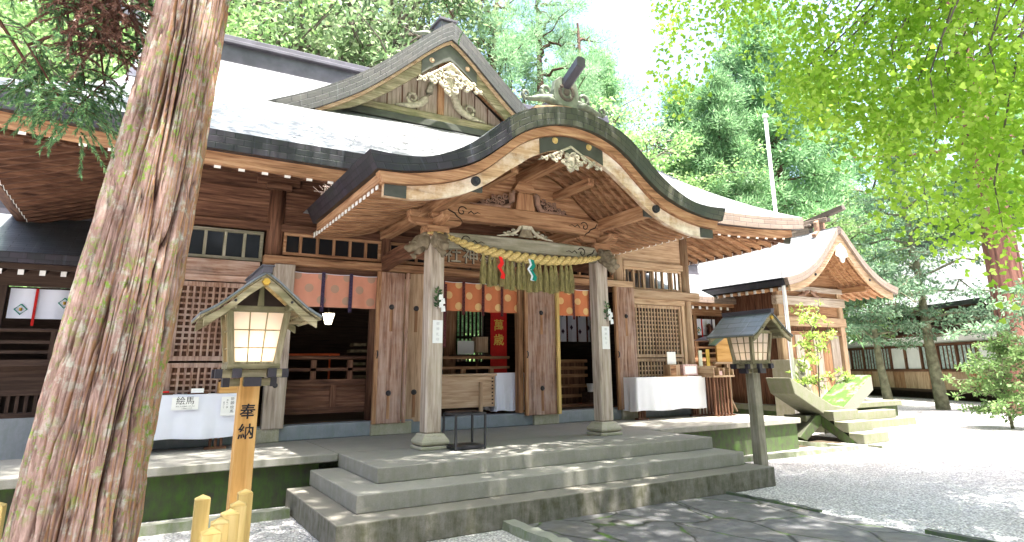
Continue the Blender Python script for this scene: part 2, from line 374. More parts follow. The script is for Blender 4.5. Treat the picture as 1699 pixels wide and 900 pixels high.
def paving_mat():
    M, n, p = newmat('paving'); v = coords(n, 'Object', (1.0, .62, 1))
    wv = nd(n, 'ShaderNodeTexNoise'); wv.inputs['Scale'].default_value = 2.4; lk(n, v, wv.inputs['Vector']); wv.inputs['Detail'].default_value = 6
    mx = nd(n, 'ShaderNodeMix', data_type='VECTOR'); mx.inputs[0].default_value = .22; lk(n, v, mx.inputs[4]); lk(n, wv.outputs['Color'], mx.inputs[5])
    e = nd(n, 'ShaderNodeTexVoronoi', feature='DISTANCE_TO_EDGE'); lk(n, mx.outputs[1], e.inputs['Vector']); e.inputs['Scale'].default_value = 1.9
    cc = nd(n, 'ShaderNodeTexVoronoi'); lk(n, mx.outputs[1], cc.inputs['Vector']); cc.inputs['Scale'].default_value = 1.9
    v0 = coords(n); f = noi(n, v0, 7, 7, .65); g = noi(n, v0, 1.6, 5)
    c = ramp(n, f, [(.3, (.05, .05, .052)), (.5, (.105, .105, .108)), (.75, (.19, .187, .18))])
    c = mix(n, .3, c, ramp(n, cc.outputs['Color'], [(0, (.065, .065, .07)), (1, (.19, .18, .17))]))
    c = mix(n, ramp(n, g, [(.5, (0, 0, 0)), (.72, (.6, .6, .6))]), c, (.13, .115, .09))
    edge = ramp(n, e.outputs['Distance'], [(.008, (1, 1, 1)), (.024, (0, 0, 0))])
    mossm = ramp(n, noi(n, v0, 3.5, 4), [(.48, (.02, .02, .015)), (.64, (.07, .13, .02))])
    c = mix(n, edge, c, mossm)
    lk(n, c, p.inputs['Base Color']); p.inputs['Roughness'].default_value = .62
    h = ramp(n, e.outputs['Distance'], [(0, (0, 0, 0)), (.05, (.75,)*3), (.3, (.8,)*3)]); h = mix(n, .35, h, f)
    bump(n, p, h, .9, .03); return M
MT['paving'] = paving_mat()
b = mb(); b.grid(lambda u, v: (-400+u*900, -300+v*900, 0), 8, 8); tag(b.build('gravel_ground', 'gravel'), kind='structure')
def pav(u, v):
    x = 3.66+u*3.2; y = -4+v*10.38
    return (x, y, .012+.010*noise.noise(Vector((x*1.1, y*1.1, 0)))+.004*noise.noise(Vector((x*5, y*5, 3))))
b = mb(); b.grid(pav, 60, 160); tag(b.build('stone_path', 'paving', smooth=True), kind='structure')
MT['kerb'] = stone('kerb_stone', (.05, .055, .05), (.11, .11, .10), (.06, .12, .02), .9, .2)
MT['kerb2'] = stone('kerb_stone_pale', (.20, .20, .17), (.30, .30, .24), (.10, .15, .04), .8, .3)
def rough_kerb(name, p0, p1, w_, h, mat):
    b = mb(); p0 = Vector(p0); p1 = Vector(p1); L = (p1-p0).length; n = max(2, int(L/.12)); d = (p1-p0)/n; s_ = Vector((d.y, -d.x, 0)).normalized()
    V = []; 
    for i in range(n+1):
        q = p0+d*i; j = lambda k: noise.noise(Vector((i*.7, k, p0.x)))*.02
        V += [q-s_*(w_/2+j(1)), q-s_*(w_/2+j(2))*.9+Vector((0, 0, h+j(3))), q+s_*(w_/2+j(4))*.9+Vector((0, 0, h+j(5))), q+s_*(w_/2+j(6))]
    F = []
    for i in range(n):
        for k in range(3): F.append((i*4+k, i*4+k+1, (i+1)*4+k+1, (i+1)*4+k))
    F += [(0, 3, 2, 1), (n*4, n*4+1, n*4+2, n*4+3)]
    b.add(V, F); return tag(b.build(name, mat), kind='structure')
rough_kerb('path_kerb', (3.58, 6.42, 0), (3.58, 5.15, 0), .16, .085, 'kerb2'); rough_kerb('path_kerb', (3.6, 5.0, 0), (3.6, -3, 0), .16, .06, 'kerb')
rough_kerb('path_kerb', (6.93, 6.62, 0), (6.93, 5.02, 0), .07, .03, 'kerb'); rough_kerb('path_kerb', (6.97, 3.86, 0), (7.0, 2.9, 0), .09, .04, 'kerb')
# drain kerbs to the right of the platform
rough_kerb('drain_kerb', (8.1, 8.35, 0), (12.45, 8.05, 0), .14, .09, 'kerb2'); rough_kerb('drain_kerb', (12.4, 8.0, 0), (12.2, 9.6, 0), .14, .09, 'kerb2')
rough_kerb('drain_kerb', (13.05, 8.02, 0), (14.3, 7.93, 0), .34, .05, 'kerb2')
rough_kerb('drain_kerb', (-4, 8.35, 0), (1.72, 8.35, 0), .16, .10, 'kerb2')
b = mb(); b.box(11.8, 14.1, 8.9, 10.9, -.02, .006); tag(b.build('drain_bed', 'soil'), kind='structure')
# sun-flecked forest floor by the far building
def soil_patch(name, pts, z=.006):
    b = mb(); b.add([(x, y, z) for x, y in pts], [tuple(range(len(pts)))]); tag(b.build(name, 'soil'), kind='structure')
soil_patch('planting_bed', [(36.5, 24), (34.2, 21.3), (33.4, 18.5), (31.8, 15.2), (30.2, 12.4), (28.2, 9.0), (26, 5), (60, 5), (60, 30)])
# ================================================================== STEPS AND PLATFORM
ZP = .604
t = thing('stone_steps', 'three wide granite steps with green algae stains rising to the shrine porch', 'steps', (5, 7.5, 0), world=True)
def step(name, x0, x1, y0, y1, z0, z1, mat):
    b = mb(); b.box(x0, x1, y0, y1, z0, z1); return b.build(name, mat, t, bevel=.012, seg=2)
step('bottom_step', 1.75, 7.91, 6.39, 8.72, 0, .256, 'step_wet')
step('middle_step', 2.04, 7.73, 6.76, 8.80, .256, .436, 'step')
step('top_step', 2.41, 7.64, 7.265, 8.87, .436, ZP, 'step')
t = thing('stone_platform', 'long concrete terrace with mossy recessed side wall under the shrine', 'platform', (5, 10, 0), world=True)
b = mb(); b.box(-9, 2.40, 8.85, 10.86, ZP-.10, ZP); b.build('terrace_slab', 'step', t, bevel=.01)
b = mb(); b.box(2.402, 7.648, 8.872, 10.86, ZP-.10, ZP-.001); b.build('terrace_slab', 'step', t)
b = mb(); b.box(7.65, 11.76, 8.73, 10.86, ZP-.10, ZP); b.box(11.1, 11.76, 10.862, 12.8, ZP-.10, ZP); b.build('terrace_slab', 'step', t, bevel=.01)
b = mb(); b.box(-9, 2.2, 9.02, 9.3, 0, ZP-.102); b.build('recessed_wall', 'mosswall', t)
b = mb(); b.box(7.5, 11.70, 8.80, 9.1, 0, ZP-.102); b.box(11.40, 11.70, 9.1, 12.7, 0, ZP-.102); b.build('recessed_wall', 'mosswall', t)
# ================================================================== WORSHIP HALL
H = thing('worship_hall', 'large weathered cedar shrine hall with white shining hip-and-gable roof behind the porch', 'building', (5.35, 12, ZP), world=True)
CX = 5.35
def W(name, bld, mat, bevel=.006, parent=None, **k): return bld.build(name, mat, parent or H, bevel=bevel, **k)
# sill stones
b = mb(); b.box(-.5, 11.15, 10.85, 11.15, ZP, .83); W('stone_sill', b, 'granite', .012)
for x0, x1 in ((1.62, 2.0), (3.44, 4.15), (6.62, 7.2), (8.8, 9.3), (10.8, 11.28)):
    b = mb(); b.box(x0, x1, 10.79, 11.0, ZP, .81); W('column_footing', b, 'rustic', .01)
b = mb(); b.box(-.4, 11.1, 11.15, 19, .70, .84); W('floor', b, ('dark', 'x'))
# columns
def rcol(x, y, z0, z1, r=.135, tone='brown'):
    b = mb(); b.cyl((x, y, z0), (x, y, z1), r, r*.98, 28); o = b.build('column', (tone, 'z'), H, smooth=False)
    for p in o.data.polygons: p.use_smooth = len(p.vertices) == 4
    return o
rcol(-.3, 11.02, ZP, 4.62); rcol(1.72, 11.0, 3.5, 4.62); rcol(3.55, 11.15, ZP, 4.6, .12); rcol(7.2, 11.15, ZP, 4.6, .12)
rcol(8.98, 11.0, 3.3, 4.62, tone='honey'); rcol(11.03, 11.0, ZP, 4.7, .125, 'honey')
for x in (-.3, 1.72):
    b = mb(); b.box(x-.34, x+.34, 10.92, 11.08, 4.72, 4.84); b.box(x-.2, x+.2, 10.84, 11.14, 4.62, 4.72); W('bracket_block', b, ('brown', 'x'))
# square post beside the left opening
b = mb(); b.box(1.73, 2.05, 10.76, 10.92, .80, 3.36); o = W('square_post', b, ('pale', 'z'), .01)
for z in (1.45,):
    q = mb(); q.cyl((1.88, 10.775, z), (1.88, 10.735, z), .045, .03, 14); q.build('stud', 'iron', o)
# main lintel (nuki) and header
b = mb(); b.box(-.45, 1.52, 10.86, 11.02, 3.14, 3.38); W('lintel', b, ('door', 'x'))
b = mb(); b.box(1.56, 8.85, 10.80, 10.98, 3.36, 3.50); W('lintel', b, ('warm', 'x'), .01)
b = mb(); b.box(8.4, 9.22, 10.74, 10.96, 3.36, 3.5); W('lintel', b, ('honey', 'x'), .01)
b = mb(); b.box(9.1, 11.28, 10.78, 10.98, 3.15, 3.345); W('lintel', b, ('honey', 'x'), .012)
b = mb(); b.box(2.05, 8.8, 10.9, 11.0, 3.26, 3.36); W('header_rail', b, ('brown', 'x'))
b = mb(); b.box(9.15, 10.86, 10.86, 10.96, 3.03, 3.15); W('header_rail', b, ('honey', 'x'))
b = mb(); b.box(-.45, 1.52, 10.9, 11.0, 3.04, 3.14); W('header_rail', b, ('door', 'x'))
# transom windows
def transom(x0, x1, z0, z1, n, tone, glass=True, y=10.98):
    b = mb(); f = .05
    b.box(x0, x1, y-.05, y+.03, z0, z0+f); b.box(x0, x1, y-.05, y+.03, z1-f, z1); b.box(x0, x0+f, y-.05, y+.03, z0+f, z1-f); b.box(x1-f, x1, y-.05, y+.03, z0+f, z1-f)
    o = W('window_frame', b, (tone, 'x'), .004)
    for k in range(1, n):
        x = x0+(x1-x0)*k/n; q = mb(); q.box(x-.022, x+.022, y-.045, y+.02, z0+f, z1-f); q.build('mullion', (tone, 'z'), o)
    if glass: q = mb(); q.box(x0+f, x1-f, y-.004, y+.004, z0+f, z1-f); q.build('pane', 'glass', o)
transom(-.15, 1.55, 3.40, 3.89, 6, 'grey'); transom(1.86, 3.53, 3.54, 3.92, 6, 'warm'); transom(3.66, 5.3, 3.54, 3.92, 6, 'warm'); transom(5.35, 7.08, 3.54, 3.92, 6, 'warm'); transom(7.3, 8.82, 3.54, 3.92, 5, 'warm', False)
transom(9.12, 10.87, 3.36, 3.86, 6, 'honey', False)
b = mb(); b.box(-.45, 8.84, 10.9, 11.0, 3.92, 4.05); W('upper_beam', b, ('brown', 'x'))
b = mb(); b.box(9.08, 10.9, 10.88, 10.98, 3.86, 4.0); W('upper_beam', b, ('honey', 'x'))
for k, (z0, z1) in enumerate(((4.05, 4.32), (4.32, 4.62))):
    b = mb(); b.box(-.4, 8.9, 10.98-.01*k, 11.04, z0, z1-.004); W('wall_board', b, ('brown', 'x'), .003)
b = mb(); b.box(9.08, 10.95, 10.97, 11.03, 4.0, 4.7); W('wall_board', b, ('honey', 'x'), .003)
b = mb(); b.box(-.45, 11.15, 10.9, 11.1, 4.84, 5.02); W('wall_plate', b, ('brown', 'x'))
b = mb(); b.box(-.4, 11.1, 11.0, 11.06, 4.62, 4.84); W('wall_board', b, ('brown', 'x'), 0)
# side and back walls, ceiling
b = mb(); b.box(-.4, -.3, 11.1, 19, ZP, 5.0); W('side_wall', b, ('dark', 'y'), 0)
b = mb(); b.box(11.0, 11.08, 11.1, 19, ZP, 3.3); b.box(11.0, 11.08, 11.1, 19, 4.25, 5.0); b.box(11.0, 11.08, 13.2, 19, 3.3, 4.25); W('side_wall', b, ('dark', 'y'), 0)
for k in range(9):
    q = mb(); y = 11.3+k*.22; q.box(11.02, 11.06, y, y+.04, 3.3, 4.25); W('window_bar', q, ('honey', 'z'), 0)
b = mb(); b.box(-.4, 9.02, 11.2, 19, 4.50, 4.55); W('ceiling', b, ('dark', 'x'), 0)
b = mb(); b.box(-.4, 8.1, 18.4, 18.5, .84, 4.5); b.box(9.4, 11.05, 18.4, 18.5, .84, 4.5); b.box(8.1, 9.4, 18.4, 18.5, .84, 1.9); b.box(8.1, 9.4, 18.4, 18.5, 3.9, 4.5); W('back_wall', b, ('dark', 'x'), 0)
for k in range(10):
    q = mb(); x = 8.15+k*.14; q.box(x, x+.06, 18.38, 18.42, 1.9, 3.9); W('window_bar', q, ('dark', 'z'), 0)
q = mb(); q.box(8.1, 9.4, 18.37, 18.43, 2.6, 2.68); W('window_bar', q, ('dark', 'x'), 0)
# lattice screens (each a part: frame + fine square lattice)
def lattice(x0, x1, z0, z1, nx, tone, y=10.93, back=None):
    b = mb(); f = .07; t_ = .03
    b.box(x0, x1, y-.04, y+.04, z0, z0+f); b.box(x0, x1, y-.04, y+.04, z1-f, z1); b.box(x0, x0+f, y-.039, y+.039, z0+f, z1-f); b.box(x1-f, x1, y-.039, y+.039, z0+f, z1-f)
    o = W('lattice_screen', b, (tone, 'z'), .004)
    g = mb(); a0, a1, c0, c1 = x0+f, x1-f, z0+f, z1-f; d = (a1-a0)/nx; nz = max(1, round((c1-c0)/d)); e = (c1-c0)/nz
    for k in range(1, nx): g.box(a0+k*d-t_/2, a0+k*d+t_/2, y-.022, y+.0, c0, c1)
    for k in range(1, nz): g.box(a0, a1, y-.006, y+.02, c0+k*e-t_/2, c0+k*e+t_/2)
    g.build('lattice', (tone, 'z'), o)
    if back: q = mb(); q.box(a0, a1, y+.03, y+.045, c0, c1); q.build('backing_board', back, o)
for (z0, z1) in ((1.83, 3.02), (1.07, 1.80), (.84, 1.04)):
    lattice(.38, 1.50, z0, z1, 11, 'door', back=('brown', 'z')); lattice(-.42, .36, z0, z1, 8, 'door', back=('brown', 'z'))
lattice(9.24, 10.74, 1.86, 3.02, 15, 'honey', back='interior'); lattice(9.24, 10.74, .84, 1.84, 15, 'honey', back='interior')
b = mb(); b.box(10.76, 10.86, 10.88, 10.98, .83, 3.03); W('door_jamb', b, ('honey', 'z'))
# doors
def door(x0, x1, z0, z1, tone, y=10.78, rot=0, studs=(1.28, 2.73), pivot=None, th=.05):
    px = x0 if pivot is None else pivot
    root = bpy.data.objects.new('door', None)
    b = mb(); b.box(x0-px, x1-px, -th/2, th/2, z0, z1)
    e = .06
    o = b.build('door', (tone, 'z'), None, bevel=.006); off = ORG[H.name]; o.parent = H; o.location = Vector((px, y, 0))-off; o.rotation_euler = (0, 0, rot); ORG[o.name] = Vector((0, 0, 0))
    q = mb(); q.box(x0-px-.001, x0-px+e, -th/2-.008, th/2+.008, z0-.001, z1+.001); q.build('door_stile', ('warm' if tone == 'door' else tone, 'z'), o)
    for z in studs:
        s_ = mb(); xm = (x0+x1)/2-px+.02; s_.cyl((xm, -th/2-.002, z), (xm, -th/2-.035, z), .048, .026, 16); s_.build('stud', 'iron', o)
        s_ = mb(); s_.box(xm-.028, xm+.028, -th/2-.004, -th/2+.002, z-.42, z-.03); s_.build('rust_stain', ('warm', 'z'), o)
    h = mb(); h.tube([(x0-px+.035, -th/2-.01, 1.98), (x0-px+.035, -th/2-.04, 1.96), (x0-px+.035, -th/2-.045, 1.90), (x0-px+.035, -th/2-.01, 1.86)], .012, 6); h.build('handle', 'iron', o)
    return o
door(3.44, 3.93, .79, 3.34, 'door'); door(3.96, 4.46, .79, 3.36, 'honey', y=10.98, rot=-.42, pivot=3.97)
b = mb(); b.box(3.95, 4.0, 10.7, 10.76, .79, 3.34); W('door_jamb', b, ('door', 'z'))
door(6.41, 7.12, .79, 3.24, 'door', y=10.76); b = mb(); b.box(7.12, 7.19, 10.68, 10.96, .79, 3.30); W('door_jamb', b, ('cream', 'z'))
door(8.66, 9.22, .80, 3.36, 'door', y=10.76); door(1.0, 1.7, .8, 3.2, 'dark', y=12.2)
for x in (3.95, 8.62): pass
b = mb(); b.box(6.3, 6.40, 10.8, 10.96, .84, 3.3); W('door_jamb', b, ('warm', 'z'))
# railing and wainscot inside the openings
def inner_rail(x0, x1, y, tone, z0=1.07, low=True):
    b = mb(); b.cyl((x0, y, 1.88), (x1, y, 1.88), .03, n=10); b.box(x0, x1, y-.03, y+.03, 1.66, 1.71)
    b.box(x0, x1, y-.045, y+.045, 1.42, 1.52); W('handrail', b, (tone, 'x'), 0)
    x = x0+.5
    while x < x1: q = mb(); q.box(x-.045, x+.045, y-.03, y+.03, 1.52, 1.66+.18*((int(x*10)) % 2)); W('rail_post', q, (tone, 'z'), 0); x += .62
    if low:
        q = mb(); q.box(x0, x1, y+.0, y+.03, z0, 1.42); W('wainscot', q, (tone, 'x'), 0)
        q = mb(); q.box(x0, x1, y-.04, y+.05, z0-.1, z0); q.box(x0, x1, y-.02, y+.04, 1.33, 1.38); W('wainscot_rail', q, (tone, 'x'), 0)
        x = x0+.85
        while x < x1: q = mb(); q.box(x-.05, x+.05, y-.035, y, z0, 1.42); W('rail_post', q, (tone, 'z'), 0); x += 1.3
inner_rail(2.06, 3.9, 11.3, 'brown'); inner_rail(4.35, 6.5, 11.55, 'warm', low=False)
b = mb(); b.box(7.3, 9.0, 11.6, 11.9, .84, .9); W('threshold', b, ('brown', 'x'), 0)
# ---- roof
EY, EZ, SL = 9.0, 4.83, .643
XL, XR, GL, GR = -2.3, 13.0, -.65, 11.35
def upt(x): return .19*(abs(x-CX)/7.65)**6
def xl(y):
    t_ = min(1, max(0, (y-EY)/2.7)); return XL+(GL-XL)*(1-(1-t_)**2.1)
def ztop(y, x): return EZ+SL*(y-EY)+upt(x)*max(0, 1-(y-EY)/2.2)
def Pf(u, v):
    y = EY+v*5.85; a = xl(y); bb_ = 2*CX-a; x = a+u*(bb_-a); return (x, y, ztop(y, x))
b = mb(); b.grid(Pf, 60, 30, UV=lambda u, v: ((XL+u*(XR-XL)), v*5.85*1.19)); b.build('front_roof_slope', 'roof', H, smooth=True)
b = mb(); b.grid(lambda u, v: (lambda p: (p[0], 30-p[1]-.0, p[2]))(Pf(u, v)), 40, 16, UV=lambda u, v: ((u*(XR-XL)), v*7)); b.build('back_roof_slope', 'roof', H, smooth=True)
for sgn in (-1, 1):
    def Ps(u, v):   # u along depth, v inward
        y = EY+u*12.0; yy = min(y, 30-y); xe = XL; xi = xl(EY+min(2.7, 6)) if 0 else GL
        f = min(1, (yy-EY)/2.7); inner = xl(min(yy, 11.7)); x = xe+(inner-xe)*v
        z0 = EZ+upt(XL)*max(0, 1-(yy-EY)/2.5); z1 = ztop(min(yy, 11.7), xe) if yy < 11.7 else ztop(11.7, GL); z1 = EZ+SL*(min(yy, 11.7)-EY)+upt(inner)*max(0, 1-(yy-EY)/2.2)
        z = z0+(z1-z0)*v**1.15
        return (x if sgn < 0 else 2*CX-x, y, z)
    b = mb(); b.grid(Ps, 40, 8, UV=lambda u, v: (u*12, v*2.4)); b.build('side_roof_slope', 'roof_moss', H, smooth=True)
    xg = GL+.35 if sgn < 0 else GR-.35
    b = mb(); b.prism([(11.2, 6.1), (18.8, 6.1), (15, 8.6)], xg-.04, xg+.04, 'x'); b.build('gable_wall', ('brown', 'z'), H)
    xa, xb = (GL-.02, GL+.12) if sgn < 0 else (GR-.12, GR+.02)
    b = mb(); b.band([(11.3, 6.33), (15, 8.62), (18.7, 6.33)], [(11.3, 6.0), (15, 8.28), (18.7, 6.0)], xa, xb, 'x'); b.build('gable_verge', 'fascia', H)
# eave edge: thick plate-clad fascia, board, soffit, rafters
N = 50; xs = [XL+(XR-XL)*i/N for i in range(N+1)]
b = mb(); b.band([(x, EZ+upt(x)-.004) for x in xs], [(x, EZ-.27+upt(x)) for x in xs], EY+.0, EY+.16); b.build('eave_fascia', 'fascia', H)
for i, tone in ((0, 'warm'),):
    b = mb(); b.band([(x, EZ-.272+upt(x)) for x in xs[1:-1]], [(x, EZ-.43+upt(x)) for x in xs[1:-1]], EY+.12, EY+.26); b.build('eave_board', (tone, 'x'), H)
for sgn in (-1, 1):
    xa, xb = (XL, XL+.16) if sgn < 0 else (XR-.16, XR)
    ys = [EY+.17+i*(11.66/24) for i in range(25)]; ut = lambda y: .19*(max(0, (abs(y-15)-1)/5))**6
    b = mb(); b.band([(y, EZ+ut(y)-.004) for y in ys], [(y, EZ-.27+ut(y)) for y in ys], xa, xb, 'x'); b.build('eave_fascia', 'fascia' if sgn < 0 else 'fascia_brown', H)
    xa, xb = (XL+.12, XL+.26) if sgn < 0 else (XR-.26, XR-.12)
    b = mb(); b.band([(y, EZ-.272+ut(y)) for y in ys[1:]], [(y, EZ-.43+ut(y)) for y in ys[1:]], xa, xb, 'x'); b.build('eave_board', ('brown', 'y'), H)
b = mb(); b.band([(6.0+.28*i, EZ-.001+upt(6.0+.28*i)+.001) for i in range(26)], [(6.0+.28*i, EZ-.27+upt(6.0+.28*i)) for i in range(26)], EY-.006, EY+.0); b.build('eave_facing', 'fascia_brown', H)
def raf_z(y): return 4.40+.325*(y-9.2)
b = mb(); b.grid(lambda u, v: (XL+.3+u*(XR-XL-.6), 9.15+v*2.0, raf_z(9.15+v*2.0)+.055+upt(XL+.3+u*(XR-XL-.6))*(1-v)), 40, 2, thick=(0, 0, .02)); b.build('soffit_board', ('brown', 'x'), H)
for sgn in (-1, 1):
    def S(u, v):
        x = XL+.3+v*1.95; y = 9.4+u*10; return (x if sgn < 0 else 2*CX-x, y, 4.40+.325*(x-XL-.25)+.06+ut(y)*(1-v)*.6)
    b = mb(); b.grid(S, 20, 2, thick=(0, 0, .02)); b.build('soffit_board', ('warm' if sgn > 0 else 'brown', 'y'), H)
def rafter(p0, p1, mat, end=True):
    b = mb(); b.bar(p0, p1, .075, .09); o = b.build('rafter', mat, H)
    if end:
        p0 = Vector(p0); d = (Vector(p1)-p0).normalized(); q = mb(); q.bar(p0-d*.012, p0-d*.001, .082, .096); q.build('painted_end', 'white', o)
    return o
x = XL+.5; k = 0
while x < XR-.4:
    if not (2.5 < x < 7.6): rafter((x, 9.24, raf_z(9.24)+upt(x)), (x, 10.95, raf_z(10.95)), ('brown', 'y') if x < 8 else ('warm', 'y'))
    x += .305
for sgn in (-1, 1):
    y = 9.75; 
    while y < (18.5 if sgn < 0 else 15.5):
        x0 = XL+.3; x1 = -.35 if y > 11 else x0+(y-9.3)*1.0
        f = lambda x_: (x_ if sgn < 0 else 2*CX-x_)
        rafter((f(x0), y, 4.40+ut(y)*.6), (f(x1), y, 4.40+.325*(x1-x0)), ('warm' if sgn > 0 else 'brown', 'x'), end=True); y += .30
    c0 = (XL+.25, 9.25, 4.52); c1 = (-.3, 11.0, 5.0)
    if sgn > 0: c0 = (2*CX-c0[0], c0[1], c0[2]); c1 = (2*CX-c1[0], c1[1], c1[2])
    q = mb(); q.bar(c0, c1, .14, .2); q.build('hip_rafter', ('brown', 'y'), H)
    q = mb(); d = (Vector(c1)-Vector(c0)).normalized(); q.bar(Vector(c0)-d*.03, Vector(c0)+d*.12, .15, .21); q.build('hip_cap', 'verdigris', H)
b = mb(); b.box(9.0, 12.6, 11.06, 11.14, 5.0, 5.4); W('purlin', b, ('warm', 'x'), 0)
# main ridge
b = mb(); b.box(GL-.1, GR+.1, 14.72, 15.28, 8.38, 8.50); b.box(GL, GR, 14.78, 15.22, 8.5, 8.98); b.box(GL-.15, GR+.15, 14.66, 15.34, 8.98, 9.06); b.box(GL-.15, GR+.15, 14.74, 15.26, 9.06, 9.2); W('ridge_box', b, 'ridge', .01)
for sgn in (-1, 1):
    xa = GL if sgn < 0 else GR
    b = mb(); b.bar((xa+.2*-sgn, 15, 9.1), (xa+sgn*.75, 15, 9.42), .26, .24, up=(0, 0, 1)); W('ridge_end_beam', b, 'ridge', .02)
    b = mb(); b.prism([(14.5, 8.4), (14.35, 8.6), (14.55, 8.8), (14.7, 9.25), (15, 9.4), (15.3, 9.25), (15.45, 8.8), (15.65, 8.6), (15.5, 8.4)], xa-.05, xa+.05, 'x'); W('ridge_end_ornament', b, 'ornament', .01)
# ---- dormer gable (chidori hafu)
DC, DY = 5.07, 11.45
dt = sym([(0, 9.03), (.2, 8.90), (.55, 8.60), (.95, 8.22), (1.45, 7.76), (2.0, 7.31), (2.8, 6.80), (3.6, 6.40)], 22, DC)
db = [(DC+(x-DC)*.985, z-.36-.06*max(0, 1-abs(x-DC)/3)) for x, z in dt]; db = [(x, z) for x, z in db]
b = mb(); b.band(dt, [(x, z-.06) for x, z in dt], DY+.12, 15.3); b.build('dormer_roof', 'roof', H)
MT['fascia_dormer'] = shingle('copper_plate_grey', ((.03, .029, .029), (.058, .054, .05), (.028, .032, .03), (.14, .16, .16)), .3, .11, .5)
b = mb(); b.band(dt, db, DY-.02, DY+.14); b.build('dormer_verge', 'fascia_dormer', H)
t2 = [(x, z-.002) for x, z in db[3:-3]]; b = mb(); b.band(t2, [(x, z-.07) for x, z in t2], DY+.04, DY+.2); b.build('dormer_trim', ('honey', 'x'), H)
up_ = [(x, z-.075) for x, z in db[4:-4]]
lo = [(x, max(z-.13-.32*max(0, 1-abs(x-DC)/2.3)**.6, 6.45)) for x, z in db[4:-4]]
b = mb(); b.band(up_, lo, DY+.1, DY+.17); b.build('bargeboard', ('mossy', 'x'), H)
cu = [q for q in zip(up_, lo) if abs(q[0][0]-DC) < .72]; b = mb(); b.band([q[0] for q in cu], [q[1] for q in cu], DY+.085, DY+.1); o = b.build('bargeboard_plate', 'verdigris', H)
for sg in (-1, 1):
    q = mb(); q.cyl((DC+sg*.42, DY+.086, 8.06), (DC+sg*.42, DY+.05, 8.06), .06, .03, 12); q.build('boss', ('honey', 'z'), o)
b = mb(); b.prism([(DC-1.95, 6.9), (DC+1.95, 6.9), (DC+.02, 8.42), (DC-.02, 8.42)], DY+.62, DY+.66, 'y'); b.build('tympanum', ('pale', 'z'), H)
b = mb(); b.box(DC-2.2, DC+2.2, DY+.45, DY+.64, 6.86, 7.03); W('tympanum_beam', b, ('mossy', 'x'), .01)
b = mb(); b.box(DC-2.3, DC+2.3, DY+.40, DY+.6, 6.70, 6.855); W('tympanum_base', b, 'verdigris', .01)
b = mb(); b.box(DC-.07, DC+.07, DY+.52, DY+.61, 7.03, 8.3); W('king_post', b, ('warm', 'z'))
for sg in (-1, 1):
    b = mb(); b.bar((DC+sg*2.1, DY+.55, 6.98), (DC+sg*.05, DY+.55, 8.46), .1, .13); W('strut', b, ('warm', 'x'), 0)
    b = mb(); b.bar((DC+sg*2.55, DY+.3, 6.66), (DC+sg*.05, DY+.3, 8.5), .3, .1); W('soffit_board', b, ('brown', 'x'), 0)
    for k in range(1, 5): q = mb(); xx = DC+sg*(.2+k*.33); q.box(xx-.01, xx+.01, DY+.605, DY+.62, 7.03, 8.42-(xx-DC)*sg*.78); W('board_joint', q, ('brown', 'z'), 0)
    # S-shaped frog-leg scroll
    pts = [(.13, 7.80), (.2, 7.84), (.26, 7.72), (.3, 7.5), (.38, 7.32), (.5, 7.2), (.66, 7.13), (.85, 7.1), (1.05, 7.08)]
    q = mb(); q.tube([(DC+sg*x_, DY+.5, z_) for x_, z_ in pts], [.05, .06, .07, .085, .09, .08, .07, .055, .02], 8)
    q.tube([(DC+sg*x_, DY+.5, z_) for x_, z_ in spiral(.66, 7.3, .14, 1.3, -1.2, 0)], [.045*(1-i/32) for i in range(27)], 8); q.build('frog_leg_scroll', 'carving', H, smooth=True)
# carved pendant (gegyo)
def pendant(cx, y, z, wd, ht, parent, mat, th=.05, seed=1):
    rd = random.Random(seed); b = mb()
    half = [(0, 1.0), (.18, .80), (.34, .66), (.5, .5), (.66, .34), (.84, .2), (1.0, .04), (.98, -.06), (.86, -.02), (.72, .0), (.62, .06), (.5, .04), (.42, .14), (.32, .08), (.26, -.12), (.18, -.26), (.08, -.34), (0, -.36)]
    poly = [(cx+wd*u, z+ht*v) for u, v in half]+[(cx-wd*u, z+ht*v) for u, v in half[-2:0:-1]]
    cp = [(cx+wd*u, z+ht*v) for u, v in ((0, .98), (.12, .8), (.17, .5), (.15, .1), (.08, -.25), (0, -.34), (-.08, -.25), (-.15, .1), (-.17, .5), (-.12, .8))]; b.prism(cp, y, y+th/2, 'y')
    for sg in (-1, 1): b.tube([(cx+sg*wd*u, y, z+ht*v) for u, v in ((0, .95), (.2, .74), (.4, .54), (.6, .36), (.82, .17), (1.0, .0))], [ht*.07, ht*.07, ht*.065, ht*.06, ht*.05, ht*.02], 8)
    for sg in (-1, 1):
        for (u, v, r, s0) in ((.2, .1, .17, 0), (.42, .3, .14, 1), (.6, .18, .12, 2), (.8, .08, .09, 3), (.14, .42, .15, 4), (.1, -.12, .13, 5), (.34, .5, .09, 2), (.3, .12, .11, 1), (.5, .06, .09, 3), (.68, .28, .07, 0), (.92, .08, .06, 2)):
            b.tube([(px_, y-th*.45, pz_) for px_, pz_ in spiral(cx+sg*wd*u, z+ht*v, ht*r, 1.4, s0*1.1, 0, sg, 18)], [ht*.062*(1-i/30) for i in range(19)], 6)
    o = b.build('carved_pendant', mat, parent, smooth=False)
    q = mb(); q.tube([(cx, y-th*.5, z+ht*.5), (cx, y-th*1.6, z+ht*.5)], [ht*.13, ht*.09], 6); q.build('boss', mat, o)
    return o
pendant(DC, DY+.04, 7.50, .76, .58, H, 'carving', .07)
